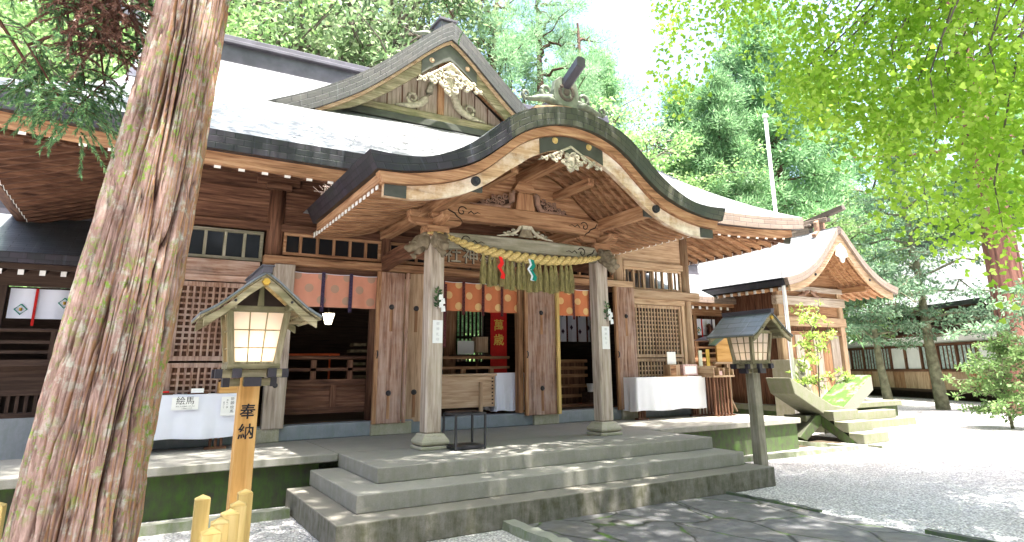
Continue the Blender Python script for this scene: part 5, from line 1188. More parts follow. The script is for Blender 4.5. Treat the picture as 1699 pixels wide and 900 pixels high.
b = mb(); b.box(10.68, 11.34, 9.98, 10.55, 1.42, 1.46); b.build('shelf', ('honey', 'x'), t, bevel=.004)
for x in (10.70, 10.86, 11.02, 11.18, 11.30): b = mb(); b.box(x, x+.02, 9.99, 10.5, 1.46, 1.62); b.build('divider', ('honey', 'y'), t)
b = mb(); b.box(10.88, 11.0, 10.02, 10.4, 1.461, 1.55); b.build('cards', 'pink', t)
b = mb(); b.box(10.68, 11.34, 10.5, 10.53, 1.46, 1.66); b.build('back_board', ('honey', 'x'), t)
t = thing('banner_slips', 'narrow pale and yellow paper banners standing behind the slatted stand', 'banner', (11.2, 10.9, ZP), world=True)
MT['yellow'] = plain('yellow_paper', (.70, .48, .10), .8, 0, .2, .15); MT['pale_green'] = plain('pale_green_paper', (.62, .64, .50), .8, 0, .2, .1)
b = mb(); b.box(11.33, 11.44, 11.0, 11.02, 1.5, 2.02); b.build('banner', 'pale_green', t); b = mb(); b.box(11.58, 11.69, 11.0, 11.02, 1.5, 2.05); b.build('banner', 'yellow', t); b = mb(); b.box(11.25, 11.75, 11.02, 11.06, ZP, 1.5); b.build('board', ('brown', 'z'), t)
t = thing('notice_stand', 'little roofed wooden notice stand on a splayed post behind the right lantern', 'sign', (12.15, 10.9, ZP-.1), world=True)
b = mb(); b.box(12.1, 12.2, 10.86, 10.94, ZP, 1.75); b.build('post', ('honey', 'z'), t)
for s in (-1, 1): b = mb(); b.bar((12.15+s*.2, 10.9, ZP), (12.15, 10.9, ZP+.35), .04, .05, up=(0, 1, 0)); b.build('brace', ('honey', 'z'), t)
b = mb(); b.prism([(11.75, 1.72), (12.6, 1.72), (12.6, 2.15), (12.17, 2.42), (11.75, 2.15)], 10.82, 10.86, 'y'); o = b.build('board', ('orange', 'x'), t); 
b = mb(); b.box(11.65, 12.7, 10.80, 10.88, 1.70, 1.75); b.build('ledge', ('honey', 'x'), t)
for i in range(4): text('writing', '願い事成就祈る'[i:i+3], 'brown_ink', o, (11.95+i*.14, 10.815, 1.93), .08) if 0 else None
for s in (-1, 1): b = mb(); b.bar((12.17+s*.6, 10.8, 2.13), (12.17, 10.8, 2.47), .22, .03, up=(0, 0, 1)); b.build('roof_board', 'roof_dark', t)
t = thing('side_canopy', 'small dark purplish roof behind the right lantern in front of the wing', 'canopy', (12.9, 11.8, 0), world=True)
b = mb(); b.prism([(12.3, 2.3), (13.9, 2.3), (13.5, 2.42), (12.7, 2.42)], 11.5, 12.1, 'y'); b.build('roof', 'ridge', t); b = mb(); b.box(13.0, 13.1, 11.75, 11.85, .3, 2.3); b.build('post', ('brown', 'z'), t)
# black iron stand by the left post
t = thing('iron_stand', 'empty black iron frame stand with wooden shelves beside the left porch post', 'stand', (3.95, 8.3, ZP), world=True)
S0 = (3.74, 8.10); 
for x in (3.74, 4.18):
    for y in (8.10, 8.50): b = mb(); b.box(x-.013, x+.013, y-.013, y+.013, ZP, ZP+.47); b.build('leg', 'iron', t)
for z in (ZP+.03, ZP+.46):
    for y in (8.10, 8.50): b = mb(); b.box(3.753, 4.167, y-.012, y+.012, z-.012, z+.012); b.build('rail', 'iron', t)
    for x in (3.74, 4.18): b = mb(); b.box(x-.012, x+.012, 8.113, 8.487, z-.012, z+.012); b.build('rail', 'iron', t)
b = mb(); b.box(3.75, 4.17, 8.11, 8.49, ZP+.042, ZP+.052); b.build('shelf', 'iron', t)
b = mb(); b.box(3.75, 4.17, 8.3, 8.49, ZP+.475, ZP+.49); b.build('shelf', 'red_wood', t) if 0 else b.build('shelf', ('dark', 'x'), t)
# interior items
t = thing('offering_table', 'thin vermilion offering stand deep in the dark left opening', 'stand', (3.2, 14, .84), world=True)
b = mb(); b.box(2.42, 3.7, 13.98, 14.03, 1.98, 2.02); b.build('top_rail', 'vermilion', t)
for x in (2.6, 3.5): b = mb(); b.box(x-.015, x+.015, 13.98, 14.02, .84, 1.98); b.build('leg', 'vermilion', t)
t = thing('hanging_lamp', 'small lit white hanging lamp inside the dark left opening', 'lamp', (3.25, 13.5, 2.6), world=True)
M, n, p = newmat('lamp_glow'); p.inputs['Emission Color'].default_value = (1, .85, .6, 1); p.inputs['Emission Strength'].default_value = 2.2; MT['glow'] = M
b = mb(); b.tube([(3.3, 13.5, 2.60), (3.3, 13.5, 2.82)], [.065, .125], 8); b.build('shade', 'glow', t); b = mb(); b.cyl((3.3, 13.5, 2.82), (3.3, 13.5, 4.5), .008, n=6); b.build('cord', 'iron', t)
for i in range(8): a = i*math.pi/4+.39; b = mb(); b.tube([(3.3+math.cos(a)*.067, 13.5+math.sin(a)*.067, 2.595), (3.3+math.cos(a)*.127, 13.5+math.sin(a)*.127, 2.825)], .006, 4); b.build('rib', 'iron', t)
t = thing('stacked_trays', 'pale offering trays stacked in the dark left opening', 'trays', (4.3, 14.5, .84), world=True)
for i in range(6): b = mb(); b.box(4.05+.06*(i % 2), 4.5-.05*(i % 3), 14.4, 14.7, 1.5+i*.14, 1.56+i*.14); b.build('tray', 'carving_dark', t)
t = thing('long_banner', 'long red hanging banner with gold characters in the middle opening', 'banner', (7.05, 13, 3), world=True)
b = mb(); b.box(6.84, 7.26, 13.0, 13.015, 1.2, 3.4); o = b.build('banner', 'red', t)
for i, ch in enumerate('萬歳'): text('gold_character', ch, 'gold', o, (7.05, 12.998, 2.62-i*.33), .27, ext=.001, bold=.004)
t = thing('lectern', 'small wooden lectern with white paper in the middle opening', 'lectern', (6.3, 13, .84), world=True)
b = mb(); b.box(6.42, 6.72, 12.9, 13.1, 2.02, 2.36); b.build('board', ('honey', 'z'), t); b = mb(); b.box(6.0, 6.4, 12.95, 12.97, 1.98, 2.27); b.build('paper', 'paper', t); b = mb(); b.box(6.48, 6.53, 12.98, 13.02, .84, 2.02); b.build('leg', ('brown', 'z'), t); b = mb(); b.box(5.9, 6.8, 12.88, 13.2, 1.93, 1.97); b.build('shelf', ('dark', 'x'), t)
for x, lab in ((5.2, 'dark round inner column left in the middle opening'), (7.6, 'warm round inner column right in the middle opening')):
    b = mb(); b.cyl((x+.9, 13.6, .84), (x+.9, 13.6, 4.5), .14, n=20); o = b.build('column', ('warm', 'z'), H)
t = thing('white_banner_cloth', 'white cloth with dark crests and maroon straps in the right opening', 'curtain', (9.4, 13.3, 3.3), world=True)
b = mb(); b.grid(lambda u, v: (8.95+u*.95, 13.3+.02*math.sin(u*20), 3.35-v*1.05), 20, 2); b.build('cloth_panel', 'cloth', t)
for i in range(3): b = mb(); b.box(9.12+i*.31, 9.17+i*.31, 13.26, 13.27, 2.3, 3.35); b.build('strap', 'strap_red', t)
for i in range(4):
    for j in range(2): b = mb(); cx, cz = 9.02+i*.26, 2.55+j*.42+.1*(i % 2); b.add([(cx, 13.265, cz+.07), (cx+.05, 13.265, cz), (cx, 13.265, cz-.07), (cx-.05, 13.265, cz)], [(0, 1, 2, 3)]); b.build('crest', 'strap', t)
t = thing('drum_stand', 'reddish wooden drum frame with shelves just inside the right opening', 'stand', (8.7, 12.6, .84), world=True)
for z in (1.0, 1.22, 1.45, 1.62, 1.78): b = mb(); b.box(8.2, 9.1, 12.4, 12.9, z, z+.07); b.build('shelf', ('warm', 'x'), t)
b = mb(); b.box(8.26, 9.05, 12.45, 12.85, .84, 1.78); b.build('frame', ('brown', 'z'), t)
t = thing('white_pail', 'small white pail on a low stool inside the right opening', 'pail', (8.85, 11.9, 1.1), world=True)
b = mb(); b.tube([(8.86, 11.95, 1.13), (8.86, 11.95, 1.31)], [.085, .11], 16); b.build('pail', 'plaster', t); b = mb(); b.box(8.7, 9.02, 11.8, 12.1, .9, 1.128); b.build('stool', ('dark', 'x'), t)
# ================================================================== STAKE FENCE ROUND THE TREE
def stake(x, y, z, lab):
    t = thing('fence_stake', lab, 'stake', (x, y, 0), random.uniform(-.1, .1), 'cream timber stakes round the cedar'); h = .043
    b = mb(); b.box(-h, h, -h, h, 0, z); b.build('shaft', ('cream', 'z'), t, bevel=.004)
    b = mb(); b.add([(-h, -h, z), (h, -h, z), (h, h, z), (-h, h, z), (0, 0, z+.025)], [(0, 1, 4), (1, 2, 4), (2, 3, 4), (3, 0, 4)]); b.build('pointed_top', ('cream', 'x'), t)
sl_ = ['tallest and farthest cream stake of the row beside the lantern post', 'second cream stake of the row coming from the lantern post', 'third cream stake of the row coming from the lantern post', 'fourth cream stake of the row coming from the lantern post', 'nearest cream stake of the row, lowest at the picture edge']
for i, (px_, py_, zz) in enumerate(((.69, 4.69, .9), (.60, 4.30, .9), (.53, 4.07, .9), (.46, 3.87, .9), (.40, 3.66, .9))): stake(px_, py_, zz, sl_[i])
stake(.44, 4.63, .9, 'single cream stake between the trunk and the row of stakes'); stake(-.62, 5.12, .9, 'cream stake at the left picture edge beyond the trunk')
# ================================================================== BIG CEDAR IN THE FOREGROUND
def bark_mat():
    M, n, p = newmat('cedar_bark'); tc = nd(n, 'ShaderNodeTexCoord'); v = coords(n, 'UV', (1, 1, 1))
    at_ = nd(n, 'ShaderNodeAttribute'); at_.attribute_name = 'depth'
    v0 = coords(n); vs = coords(n, 'Object', (1, 1, .2))
    f = noi(n, vs, 24, 7, .72, .5); g = noi(n, v0, 14, 5, .65); h = noi(n, v0, 4, 4, .6)
    c = ramp(n, f, [(.25, (.055, .03, .024)), (.42, (.18, .112, .092)), (.6, (.31, .215, .185)), (.78, (.46, .385, .35))])
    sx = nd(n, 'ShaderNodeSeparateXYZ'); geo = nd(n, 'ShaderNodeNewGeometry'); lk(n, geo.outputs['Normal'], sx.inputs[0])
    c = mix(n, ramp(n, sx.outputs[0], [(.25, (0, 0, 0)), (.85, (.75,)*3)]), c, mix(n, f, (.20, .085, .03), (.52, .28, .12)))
    lich = mix(n, 1, ramp(n, g, [(.52, (0, 0, 0)), (.64, (.75,)*3)]), ramp(n, h, [(.4, (.3,)*3), (.6, (1, 1, 1))]), 'MULTIPLY')
    c = mix(n, lich, c, (.36, .39, .33))
    g2 = noi(n, v0, 22, 6, .75); h2 = noi(n, v0, 1.7, 3)
    ms = mix(n, 1, ramp(n, g2, [(.53, (0, 0, 0)), (.6, (1, 1, 1))]), ramp(n, h2, [(.42, (0, 0, 0)), (.55, (1, 1, 1))]), 'MULTIPLY')
    c = mix(n, ms, c, (.15, .23, .04))
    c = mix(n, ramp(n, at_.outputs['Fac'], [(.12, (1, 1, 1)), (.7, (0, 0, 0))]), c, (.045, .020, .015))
    lk(n, c, p.inputs['Base Color']); p.inputs['Roughness'].default_value = .9; p.inputs['Specular IOR Level'].default_value = .15
    bump(n, p, f, .8, .02); return M
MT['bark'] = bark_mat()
BC = thing('cedar_tree', 'huge foreground cedar trunk with furrowed pinkish bark, moss and drooping branches', 'tree', (-.2, 4.15, 0), world=True)
cen = [(-.26, 0, .40), (-.235, .3, .34), (-.20, .6, .30), (-.165, .84, .285), (-.125, 1.49, .272), (-.07, 2.21, .250), (-.01, 3.01, .222), (.05, 3.93, .195), (.12, 5, .185), (.2, 8, .16), (.25, 13, .1)]
def cint(z):
    for i in range(len(cen)-1):
        if cen[i][1] <= z <= cen[i+1][1]:
            f = (z-cen[i][1])/(cen[i+1][1]-cen[i][1]); return cen[i][0]*(1-f)+cen[i+1][0]*f, cen[i][2]*(1-f)+cen[i+1][2]*f
    return cen[-1][0], cen[-1][2]
NA, NZ, ZM = 420, 620, 6.0
V = []; D = []
for j in range(NZ+1):
    z = ZM*(j/NZ)**1.05; cx_, r = cint(z)
    for i in range(NA):
        a = 2*math.pi*i/NA; tw = a+.05*z
        ca, sa = math.cos(tw), math.sin(tw)
        p_ = Vector((ca*3.4, sa*3.4, z*.55)); n1 = noise.noise(p_+Vector((0, 0, 7)))*.6+noise.noise(Vector((ca*5, sa*5, z*3)))*.25
        w1 = abs(noise.noise(Vector((ca*4.6+n1, sa*4.6, z*.62))))       # broad furrows
        w2 = abs(noise.noise(Vector((ca*14+n1, sa*14+3, z*2.0+n1))))     # plates
        w3 = noise.noise(Vector((ca*26, sa*26, z*3.5)))
        w4 = noise.noise(Vector((ca*9, sa*9, z*9)))
        fur = min(1, w1/.13); pl = min(1, w2/.16)
        dep = min(fur, .22+.78*pl)
        rr = r*(1+.05*noise.noise(Vector((ca*1.3, sa*1.3, z*.4)))*(1+1.5*math.exp(-z*1.2)))-.045*(1-fur)**1.2-.020*(1-pl)+.006*w3+.005*w4
        V.append((cx_+rr*math.cos(a), 4.1+rr*math.sin(a), z)); D.append(dep)
Fq = [(j*NA+i, j*NA+(i+1) % NA, (j+1)*NA+(i+1) % NA, (j+1)*NA+i) for j in range(NZ) for i in range(NA)]
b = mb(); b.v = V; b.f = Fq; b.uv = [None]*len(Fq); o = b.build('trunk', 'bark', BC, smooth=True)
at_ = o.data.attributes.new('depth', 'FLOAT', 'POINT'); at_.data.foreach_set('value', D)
b = mb(); zs = [6.0-.05, 7, 8, 10, 12, 14]; b.tube([(cint(min(z, 13))[0], 4.1, z) for z in zs], [cint(min(z, 13))[1] for z in zs], 16); b.build('upper_trunk', 'bark_far', BC)
# ------------------------------------------------------------------ leaf clouds
def leaf_mesh(name, P, Dr, L, Wd, mat, parent=None, shape='diamond', nz=None, offs=None):
    """P centres, Dr directions (n,3), L lengths, Wd widths -> one mesh of small blades"""
    rng = np.random.default_rng(len(P)); Dr = Dr/np.linalg.norm(Dr, axis=1, keepdims=True)
    R1 = rng.normal(size=P.shape) if nz is None else nz+rng.normal(size=P.shape)*.35
    S = np.cross(Dr, R1); S /= np.linalg.norm(S, axis=1, keepdims=True)+1e-9; L = L[:, None]; Wd = Wd[:, None]
    if shape == 'diamond': pts = [P, P+Dr*L*.45+S*Wd*.5, P+Dr*L, P+Dr*L*.45-S*Wd*.5]
    elif shape == 'fan': N_ = np.cross(Dr, S); pts = [P, P+Dr*L*.7+S*Wd*.5, P+Dr*L*1.0+S*Wd*.28+N_*L*.12, P+Dr*L*.9, P+Dr*L-S*Wd*.28+N_*L*.12, P+Dr*L*.7-S*Wd*.5]
    else: pts = [P-S*Wd*.5, P+S*Wd*.5, P+Dr*L]
    k = len(pts); Vv = np.stack(pts, axis=1).reshape(-1, 3)
    off = ORG.get(parent.name, Vector((0, 0, 0))) if parent else Vector((0, 0, 0)); Vv = Vv-np.array(off)
    n_ = len(P); me = bpy.data.meshes.new(name); me.vertices.add(n_*k); me.vertices.foreach_set('co', Vv.astype(np.float32).ravel())
    me.loops.add(n_*k); me.loops.foreach_set('vertex_index', np.arange(n_*k, dtype=np.int32)); me.polygons.add(n_)
    me.polygons.foreach_set('loop_start', np.arange(0, n_*k, k, dtype=np.int32)); me.polygons.foreach_set('loop_total', np.full(n_, k, dtype=np.int32))
    me.update(calc_edges=True); me.materials.append(MT[mat]); o = bpy.data.objects.new(name, me); col.objects.link(o)
    if parent: o.parent = parent
    ORG[o.name] = off; return o
def clumps(C, Rr, n_each, rng, squash=.7, outward=.7, upb=.2):
    """scatter blades in ellipsoidal clumps; directions point outward"""
    m_ = len(C); ids = np.repeat(np.arange(m_), n_each); d = rng.normal(size=(len(ids), 3)); d /= np.linalg.norm(d, axis=1, keepdims=True)
    r = rng.random(len(ids))**.45; off = d*r[:, None]*Rr[ids][:, None]; off[:, 2] *= squash
    Dr = d*outward+rng.normal(size=d.shape)*(1-outward); Dr[:, 2] += upb; return C[ids]+off, Dr
def limb(b, p0, p1, r0, r1, sag=0, n_=5, rng=None, wob=.1, sides=6):
    p0 = Vector(p0); p1 = Vector(p1); pts = []; L = (p1-p0).length
    for i in range(n_+1):
        t = i/n_; q = p0.lerp(p1, t)+Vector((0, 0, sag*L*4*t*(1-t)))
        if rng is not None and 0 < i < n_: q += Vector(rng.normal(size=3)*wob*L*.15)
        pts.append(q)
    b.tube(pts, [r0*(1-i/n_)+r1*i/n_ for i in range(n_+1)], sides, caps=False); return pts
def make_tree(kind, seed):
    rng = np.random.default_rng(seed); T_ = thing({'cedar': 'cedar_tree', 'pine': 'tall_pine', 'broad': 'broadleaf_tree', 'maple': 'maple_tree'}[kind], kind, 'tree')
    tb = mb(); C = []; Rr = []
    if kind == 'cedar':
        Ht = 24; tb.tube([(0, 0, 0), (.1, 0, 4), (0, .1, 12), (.1, 0, 23)], [.55, .42, .28, .04], 10, caps=False)
        for i in range(64):
            z = 3.5+20*(i/64)**1.0; a = i*2.4+rng.random(); rad = (4.0*(1-(z-3)/22)**.75+.4)*(.75+.4*rng.random())
            e = (math.cos(a)*rad, math.sin(a)*rad, z-.5+.9*rng.random()); limb(tb, (0, 0, z), e, .07, .015, .02, 4, rng)
            for t in np.linspace(.42, 1.0, 5):
                for q in range(2): C.append((e[0]*t+rng.normal()*.3, e[1]*t+rng.normal()*.3, z+(e[2]-z)*t-.15+rng.normal()*.3)); Rr.append(.55+.35*rng.random())
        P, Dr = clumps(np.array(C), np.array(Rr), 80, rng, .85, .75, .25); n_ = len(P); fo = ('leaf_cedar', rng.uniform(.2, .42, n_), rng.uniform(.06, .11, n_), 'tri'); bark = 'bark_far'
    elif kind == 'pine':
        tb.tube([(0, 0, 0), (.2, 0, 7), (-.1, .2, 15), (.3, 0, 24)], [.45, .38, .28, .08], 10, caps=False)
        for i in range(26):
            z = 9+15*(i/26); a = i*2.4+rng.random()*1.4; rad = (3.6*(1-(z-8)/20)+.7)*(.6+.6*rng.random()); e = (math.cos(a)*rad, math.sin(a)*rad, z+rng.uniform(-.2, 1.2)); pts = limb(tb, (0, 0, z), e, .12, .03, -.02, 5, rng, .5)
            for s in range(3): t = pts[3]; e2 = (e[0]+rng.normal()*.9, e[1]+rng.normal()*.9, e[2]+rng.normal()*.5); limb(tb, t, e2, .05, .015, 0, 3, rng, .5); C.append(e2); Rr.append(.55+.4*rng.random())
            C.append(e); Rr.append(.7)
        P, Dr = clumps(np.array(C), np.array(Rr)*1.15, 430, rng, .6, .7, .4); n_ = len(P); fo = ('leaf_pine', rng.uniform(.14, .28, n_), rng.uniform(.03, .05, n_), 'tri'); bark = 'bark_far'
    elif kind == 'broad':
        tb.tube([(0, 0, 0), (.1, 0, 3), (0, .2, 6), (.2, 0, 9)], [.4, .32, .22, .1], 10, caps=False)
        for i in range(34):
            a = i*2.4; el = rng.uniform(-.1, 1.3); rad = rng.uniform(3.2, 4.8); e = (math.cos(a)*math.cos(el)*rad, math.sin(a)*math.cos(el)*rad, 7.5+math.sin(el)*rad*1.1); st = (0, 0, rng.uniform(3.5, 7.5)); pts = limb(tb, st, e, .13, .03, .03, 5, rng, .5)
            for s in range(7): q = pts[3+s % 3]; e2 = (q[0]+rng.normal()*1.0, q[1]+rng.normal()*1.0, q[2]+rng.normal()*.7+.3); limb(tb, q, e2, .035, .01, 0, 2, rng, .3, 4); C.append(e2); Rr.append(.5+.45*rng.random())
        P, Dr = clumps(np.array(C), np.array(Rr), 70, rng, .6, .5, .1); n_ = len(P); fo = ('leaf_broad', rng.uniform(.12, .22, n_), rng.uniform(.06, .1, n_), 'diamond'); bark = 'bark_grey'
    else:
        tb.tube([(0, 0, 0), (.2, 0, 3), (.1, .2, 6), (.4, 0, 10)], [.25, .2, .15, .05], 8, caps=False)
        for i in range(30):
            a = i*2.4; rad = rng.uniform(2.2, 4.6); z = 3.5+7*(i/30); e = (math.cos(a)*rad, math.sin(a)*rad, z+rng.uniform(.2, 1.0)); pts = limb(tb, (.1, .1, z-.5), e, .07, .015, .06, 5, rng, .4)
            for s in range(9): q = pts[2+s % 4]; e2 = (q[0]+rng.normal()*.8, q[1]+rng.normal()*.8, q[2]+rng.normal()*.18); limb(tb, q, e2, .02, .006, 0, 2, rng, .2, 4); C.append(e2); Rr.append(.6+.4*rng.random())
        P, Dr = clumps(np.array(C), np.array(Rr), 72, rng, .22, .7, -.1); n_ = len(P); fo = ('leaf_maple', rng.uniform(.12, .2, n_), rng.uniform(.07, .12, n_), 'diamond'); bark = 'bark_grey'
    tb.build('trunk', bark, T_, smooth=True); leaf_mesh('crown', P, Dr, fo[1], fo[2], fo[0], T_, fo[3]); return T_
def bearing(px, d): a = YAW+math.atan((px-878)/1076.0); return math.sin(a)*d, math.cos(a)*d
protos = {k: [make_tree(k, 11), make_tree(k, 12)] for k in ('cedar', 'broad', 'maple')}; protos['pine'] = [make_tree('pine', 13), make_tree('pine', 15)]
used = set()
def place(kind, which, px, d, s, rz, label, z=0, group=None):
    x, y = bearing(px, d); src = protos[kind][which]
    if (kind, which) in used: o = copy_tree(src)
    else: o = src; used.add((kind, which))
    o.location = (x, y, z); o.rotation_euler = (0, 0, rz); o.scale = (s, s, s*random.uniform(.95, 1.05)); o['label'] = label; o['category'] = 'tree'; o['group'] = group or 'forest trees behind the shrine'
    return o
TR = [
 ('maple', 0, 40, 24, 1.3, 0, 'bright green tree at the far left edge behind the cedar branch'), ('maple', 1, 185, 26, 1.45, 1, 'bright yellow-green tree just left of the big trunk above the roof corner'),
 ('cedar', 0, -40, 34, 1.0, 1, 'dark cedar at the far left behind the bright green trees'), ('broad', 1, 100, 38, 1.9, 2, 'rounded tree far behind the left roof corner'),
 ('broad', 0, 300, 34, 1.9, 0, 'tall rounded tree hidden behind the big trunk'),
 ('broad', 1, 420, 30, 1.75, 3, 'pale broadleaf tree above the left end of the main roof ridge, next to the trunk'), ('broad', 0, 540, 34, 2.1, 4, 'big pale broadleaf tree with dark forked limbs above the middle of the ridge'),
 ('broad', 1, 640, 38, 2.1, 1.2, 'rounded pale tree directly left of the dormer gable peak'), ('maple', 1, 480, 44, 2.3, 1.2, 'thin light green tree behind the pale broadleaf trees'),
 ('cedar', 1, 715, 46, 1.05, .5, 'blue-green conifer rising behind the dormer gable peak'),
 ('pine', 0, 815, 34, .98, 0, 'tall conifer with bare trunk and tufted branches right of the dormer gable'), ('pine', 1, 905, 37, 1.05, 2, 'second tall tufted conifer above the porch ridge ornament'),
 ('pine', 0, 975, 42, 1.1, 4, 'third tufted conifer, rightmost of the tall open ones'), ('maple', 0, 1000, 31, 1.2, 2.4, 'layered light green tree above the right flank of the curved porch roof'),
 ('maple', 1, 1085, 33, 1.05, 4.4, 'layered light green tree below the open patch of sky'), ('broad', 0, 870, 52, 1.9, 5, 'pale rounded tree far behind the tufted conifers'),
 ('maple', 0, 930, 46, 1.6, 1.4, 'airy light green tree far behind the porch ridge ornament'),
 ('cedar', 0, 1165, 36, .80, 2, 'dense mint-green cedar left of the flagpole'), ('cedar', 1, 1225, 33, .74, 3, 'dense mint-green cedar directly behind the flagpole, the nearer one'),
 ('cedar', 1, 1325, 37, .98, 0, 'tall cedar with dark red trunk showing right of the flagpole'), ('cedar', 0, 1275, 46, 1.1, 4.5, 'tall dark cedar far behind the flagpole'),
 ('cedar', 0, 1415, 44, .9, 1.5, 'cedar behind the annex roof peak, half covered by hanging ginkgo leaves'), ('maple', 1, 1395, 30, .75, 2.2, 'small light green tree right behind the annex roof peak'),
 ('maple', 0, 1480, 52, 1.4, 3.3, 'sunlit light green tree behind the ridge of the long house'), ('cedar', 1, 1560, 56, 1.0, 2.1, 'dark cedar behind the long house roof, middle one'),
 ('maple', 1, 1640, 55, 1.5, .3, 'light green tree behind the right part of the long house roof'), ('cedar', 0, 1730, 52, 1.0, 1.1, 'dark cedar behind the right end of the long house roof'),
 ('cedar', 1, 1110, 43, .60, 5.0, 'shorter mint-green cedar below the open patch of sky, left of the denser pair'), ('cedar', 0, 1040, 50, .78, 2.0, 'blue-green cedar far behind the right flank of the curved porch roof'), ('cedar', 1, 760, 52, 1.15, 3.0, 'far blue-green cedar between the dormer peak and the tall tufted conifers'), ('cedar', 0, 940, 56, 1.15, 2.6, 'far blue-green cedar behind the tufted conifers'),
 ('broad', 1, 1025, 37, 1.30, 3.9, 'rounded tree just right of the curved roof crest, below the sky gap'), ('broad', 0, 1075, 45, 1.35, 1.9, 'farther rounded tree below the sky gap'),
 ('cedar', 0, 1000, 41, 1.0, 5.6, 'tall blue-green cedar between the porch crest and the sky gap'), ('cedar', 1, 950, 47, 1.1, .9, 'tall blue-green cedar right behind the tufted conifers'),
 ('maple', 0, 1120, 50, 1.1, 5.3, 'small far tree under the sky patch'), ('broad', 1, 1200, 58, 1.6, .2, 'rounded tree far behind the mint-green cedars'),
]
for a in TR: place(*a)
# trees by the long house
def col_trunk(px, d, r, h, lab):
    x, y = bearing(px, d); T_ = thing('cedar_tree', lab, 'tree', (x, y, 0), world=True); b = mb(); pts = [(x, y, 0), (x, y, .5), (x+.05, y, 3), (x, y, 8), (x, y, h)]
    b.tube(pts, [r*1.5, r*1.12, r, r*.85, r*.3], 40, caps=False); o = b.build('trunk', 'bark_red', T_, smooth=True); return T_, x, y
def bark_red():
    M, n, p = newmat('red_bark'); f = noi(n, coords(n, 'Object', (1, 1, .06)), 9, 6, .65, .3); c = ramp(n, f, [(.3, (.05, .018, .012)), (.5, (.16, .065, .045)), (.72, (.30, .14, .10))]); lk(n, c, p.inputs['Base Color']); p.inputs['Roughness'].default_value = .9; bump(n, p, f, 1, .06); return M
MT['bark_red'] = bark_red()
T_, x, y = col_trunk(1690, 27.5, .55, 22, 'massive red-brown cedar trunk at the right picture edge before the long house')
rng = np.random.default_rng(5); C = []; Rr = []; tb = mb()
for i in range(40):
    z = 9+11*i/40; a = i*2.4; rad = 3.8*(1-(z-9)/14)+.6; e = (x+math.cos(a)*rad, y+math.sin(a)*rad, z); limb(tb, (x, y, z), e, .08, .02, 0, 4, rng)
    for t in (.5, .75, 1): C.append((x+(e[0]-x)*t, y+(e[1]-y)*t, z+rng.normal()*.3)); Rr.append(.8)
tb.build('limbs', 'bark_red', T_); P, Dr = clumps(np.array(C), np.array(Rr), 60, rng, .8, .7, .2); leaf_mesh('crown', P, Dr, rng.uniform(.2, .4, len(P)), rng.uniform(.04, .07, len(P)), 'leaf_cedar', T_, 'tri')
def layered(px, d, h, rad, z0, seed, lab, leafs='leaf_layer', nb=22, lean=0, name='layered_tree', lsz=1.0, n_each=60, tr=.12):
    rng = np.random.default_rng(seed); x, y = bearing(px, d); T_ = thing(name, lab, 'tree' if h > 2.6 else 'shrub', (x, y, 0), world=True); tb = mb()
    top = (x+lean, y, h); tb.tube([(x, y, 0), (x+lean*.25, y+.05, h*.3), (x+lean*.6, y-.05, h*.65), top], [tr*1.5, tr, tr*.7, tr*.2], 8, caps=False); C = []; Rr = []
    for i in range(nb):
        t = (i+.5)/nb; z = z0+(h-z0)*t; a = i*2.4+rng.random(); rd = rad*(1-t**1.6*.75)*(.55+.5*rng.random()); sx = x+lean*z/h
        e = (sx+math.cos(a)*rd, y+math.sin(a)*rd, z+rng.uniform(-.1, .25)); pts = limb(tb, (sx, y, z-.25), e, tr*.35, .01, .05, 5, rng, .4, 5)
        for s in range(8): q = pts[2+s % 4]; e2 = (q[0]+rng.normal()*rad*.14, q[1]+rng.normal()*rad*.14, q[2]+rng.normal()*.08); limb(tb, q, e2, .015, .005, 0, 2, rng, .2, 4); C.append(e2); Rr.append(rad*rng.uniform(.08, .15))
    tb.build('trunk', 'bark_moss', T_, smooth=True); P, Dr = clumps(np.array(C), np.array(Rr), n_each, rng, .2, .75, -.05)
    leaf_mesh('crown', P, Dr, rng.uniform(.10, .19, len(P))*lsz, rng.uniform(.05, .08, len(P))*lsz, leafs, T_); return T_
MT['bark_moss'] = plain('mossy_bark', (.13, .13, .08), .9, 0, .1, .5, 5, .4)
MT['leaf_sapling'] = leafm('leaf_sapling', (.22, .34, .06), (.34, .48, .10), (.46, .58, .2), .5)
MT['leaf_layer'] = leafm('leaf_layer', (.10, .20, .10), (.20, .33, .19), (.38, .50, .34), .4)
layered(1548, 28.5, 8.2, 4.6, 2.6, 3, 'tall layered tree with pale green tiers in front of the long house, the larger one', lean=-.6, nb=17, tr=.17, n_each=46)
layered(1462, 27.5, 5.6, 3.0, 2.5, 8, 'smaller layered tree beside the annex corner, in front of the long house', lean=-.7, nb=16, tr=.13)
layered(1655, 21, 2.2, 1.3, .3, 9, 'low feathery green bush before the long house near the right edge', 'leaf_maple', 24, name='garden_bush', tr=.03, lsz=.8, n_each=22)
layered(1705, 21, 3.6, 1.7, 2.1, 19, 'slender green shrub with tiered leaves at the right picture edge', name='garden_bush', nb=9, tr=.04, lsz=.8, n_each=30)
layered(1352, 18.0, 3.0, .8, 1.1, 21, 'young yellow-green sapling between the inscribed post and the annex doors', 'leaf_sapling', 12, name='sapling', lsz=.7, n_each=12, tr=.018)
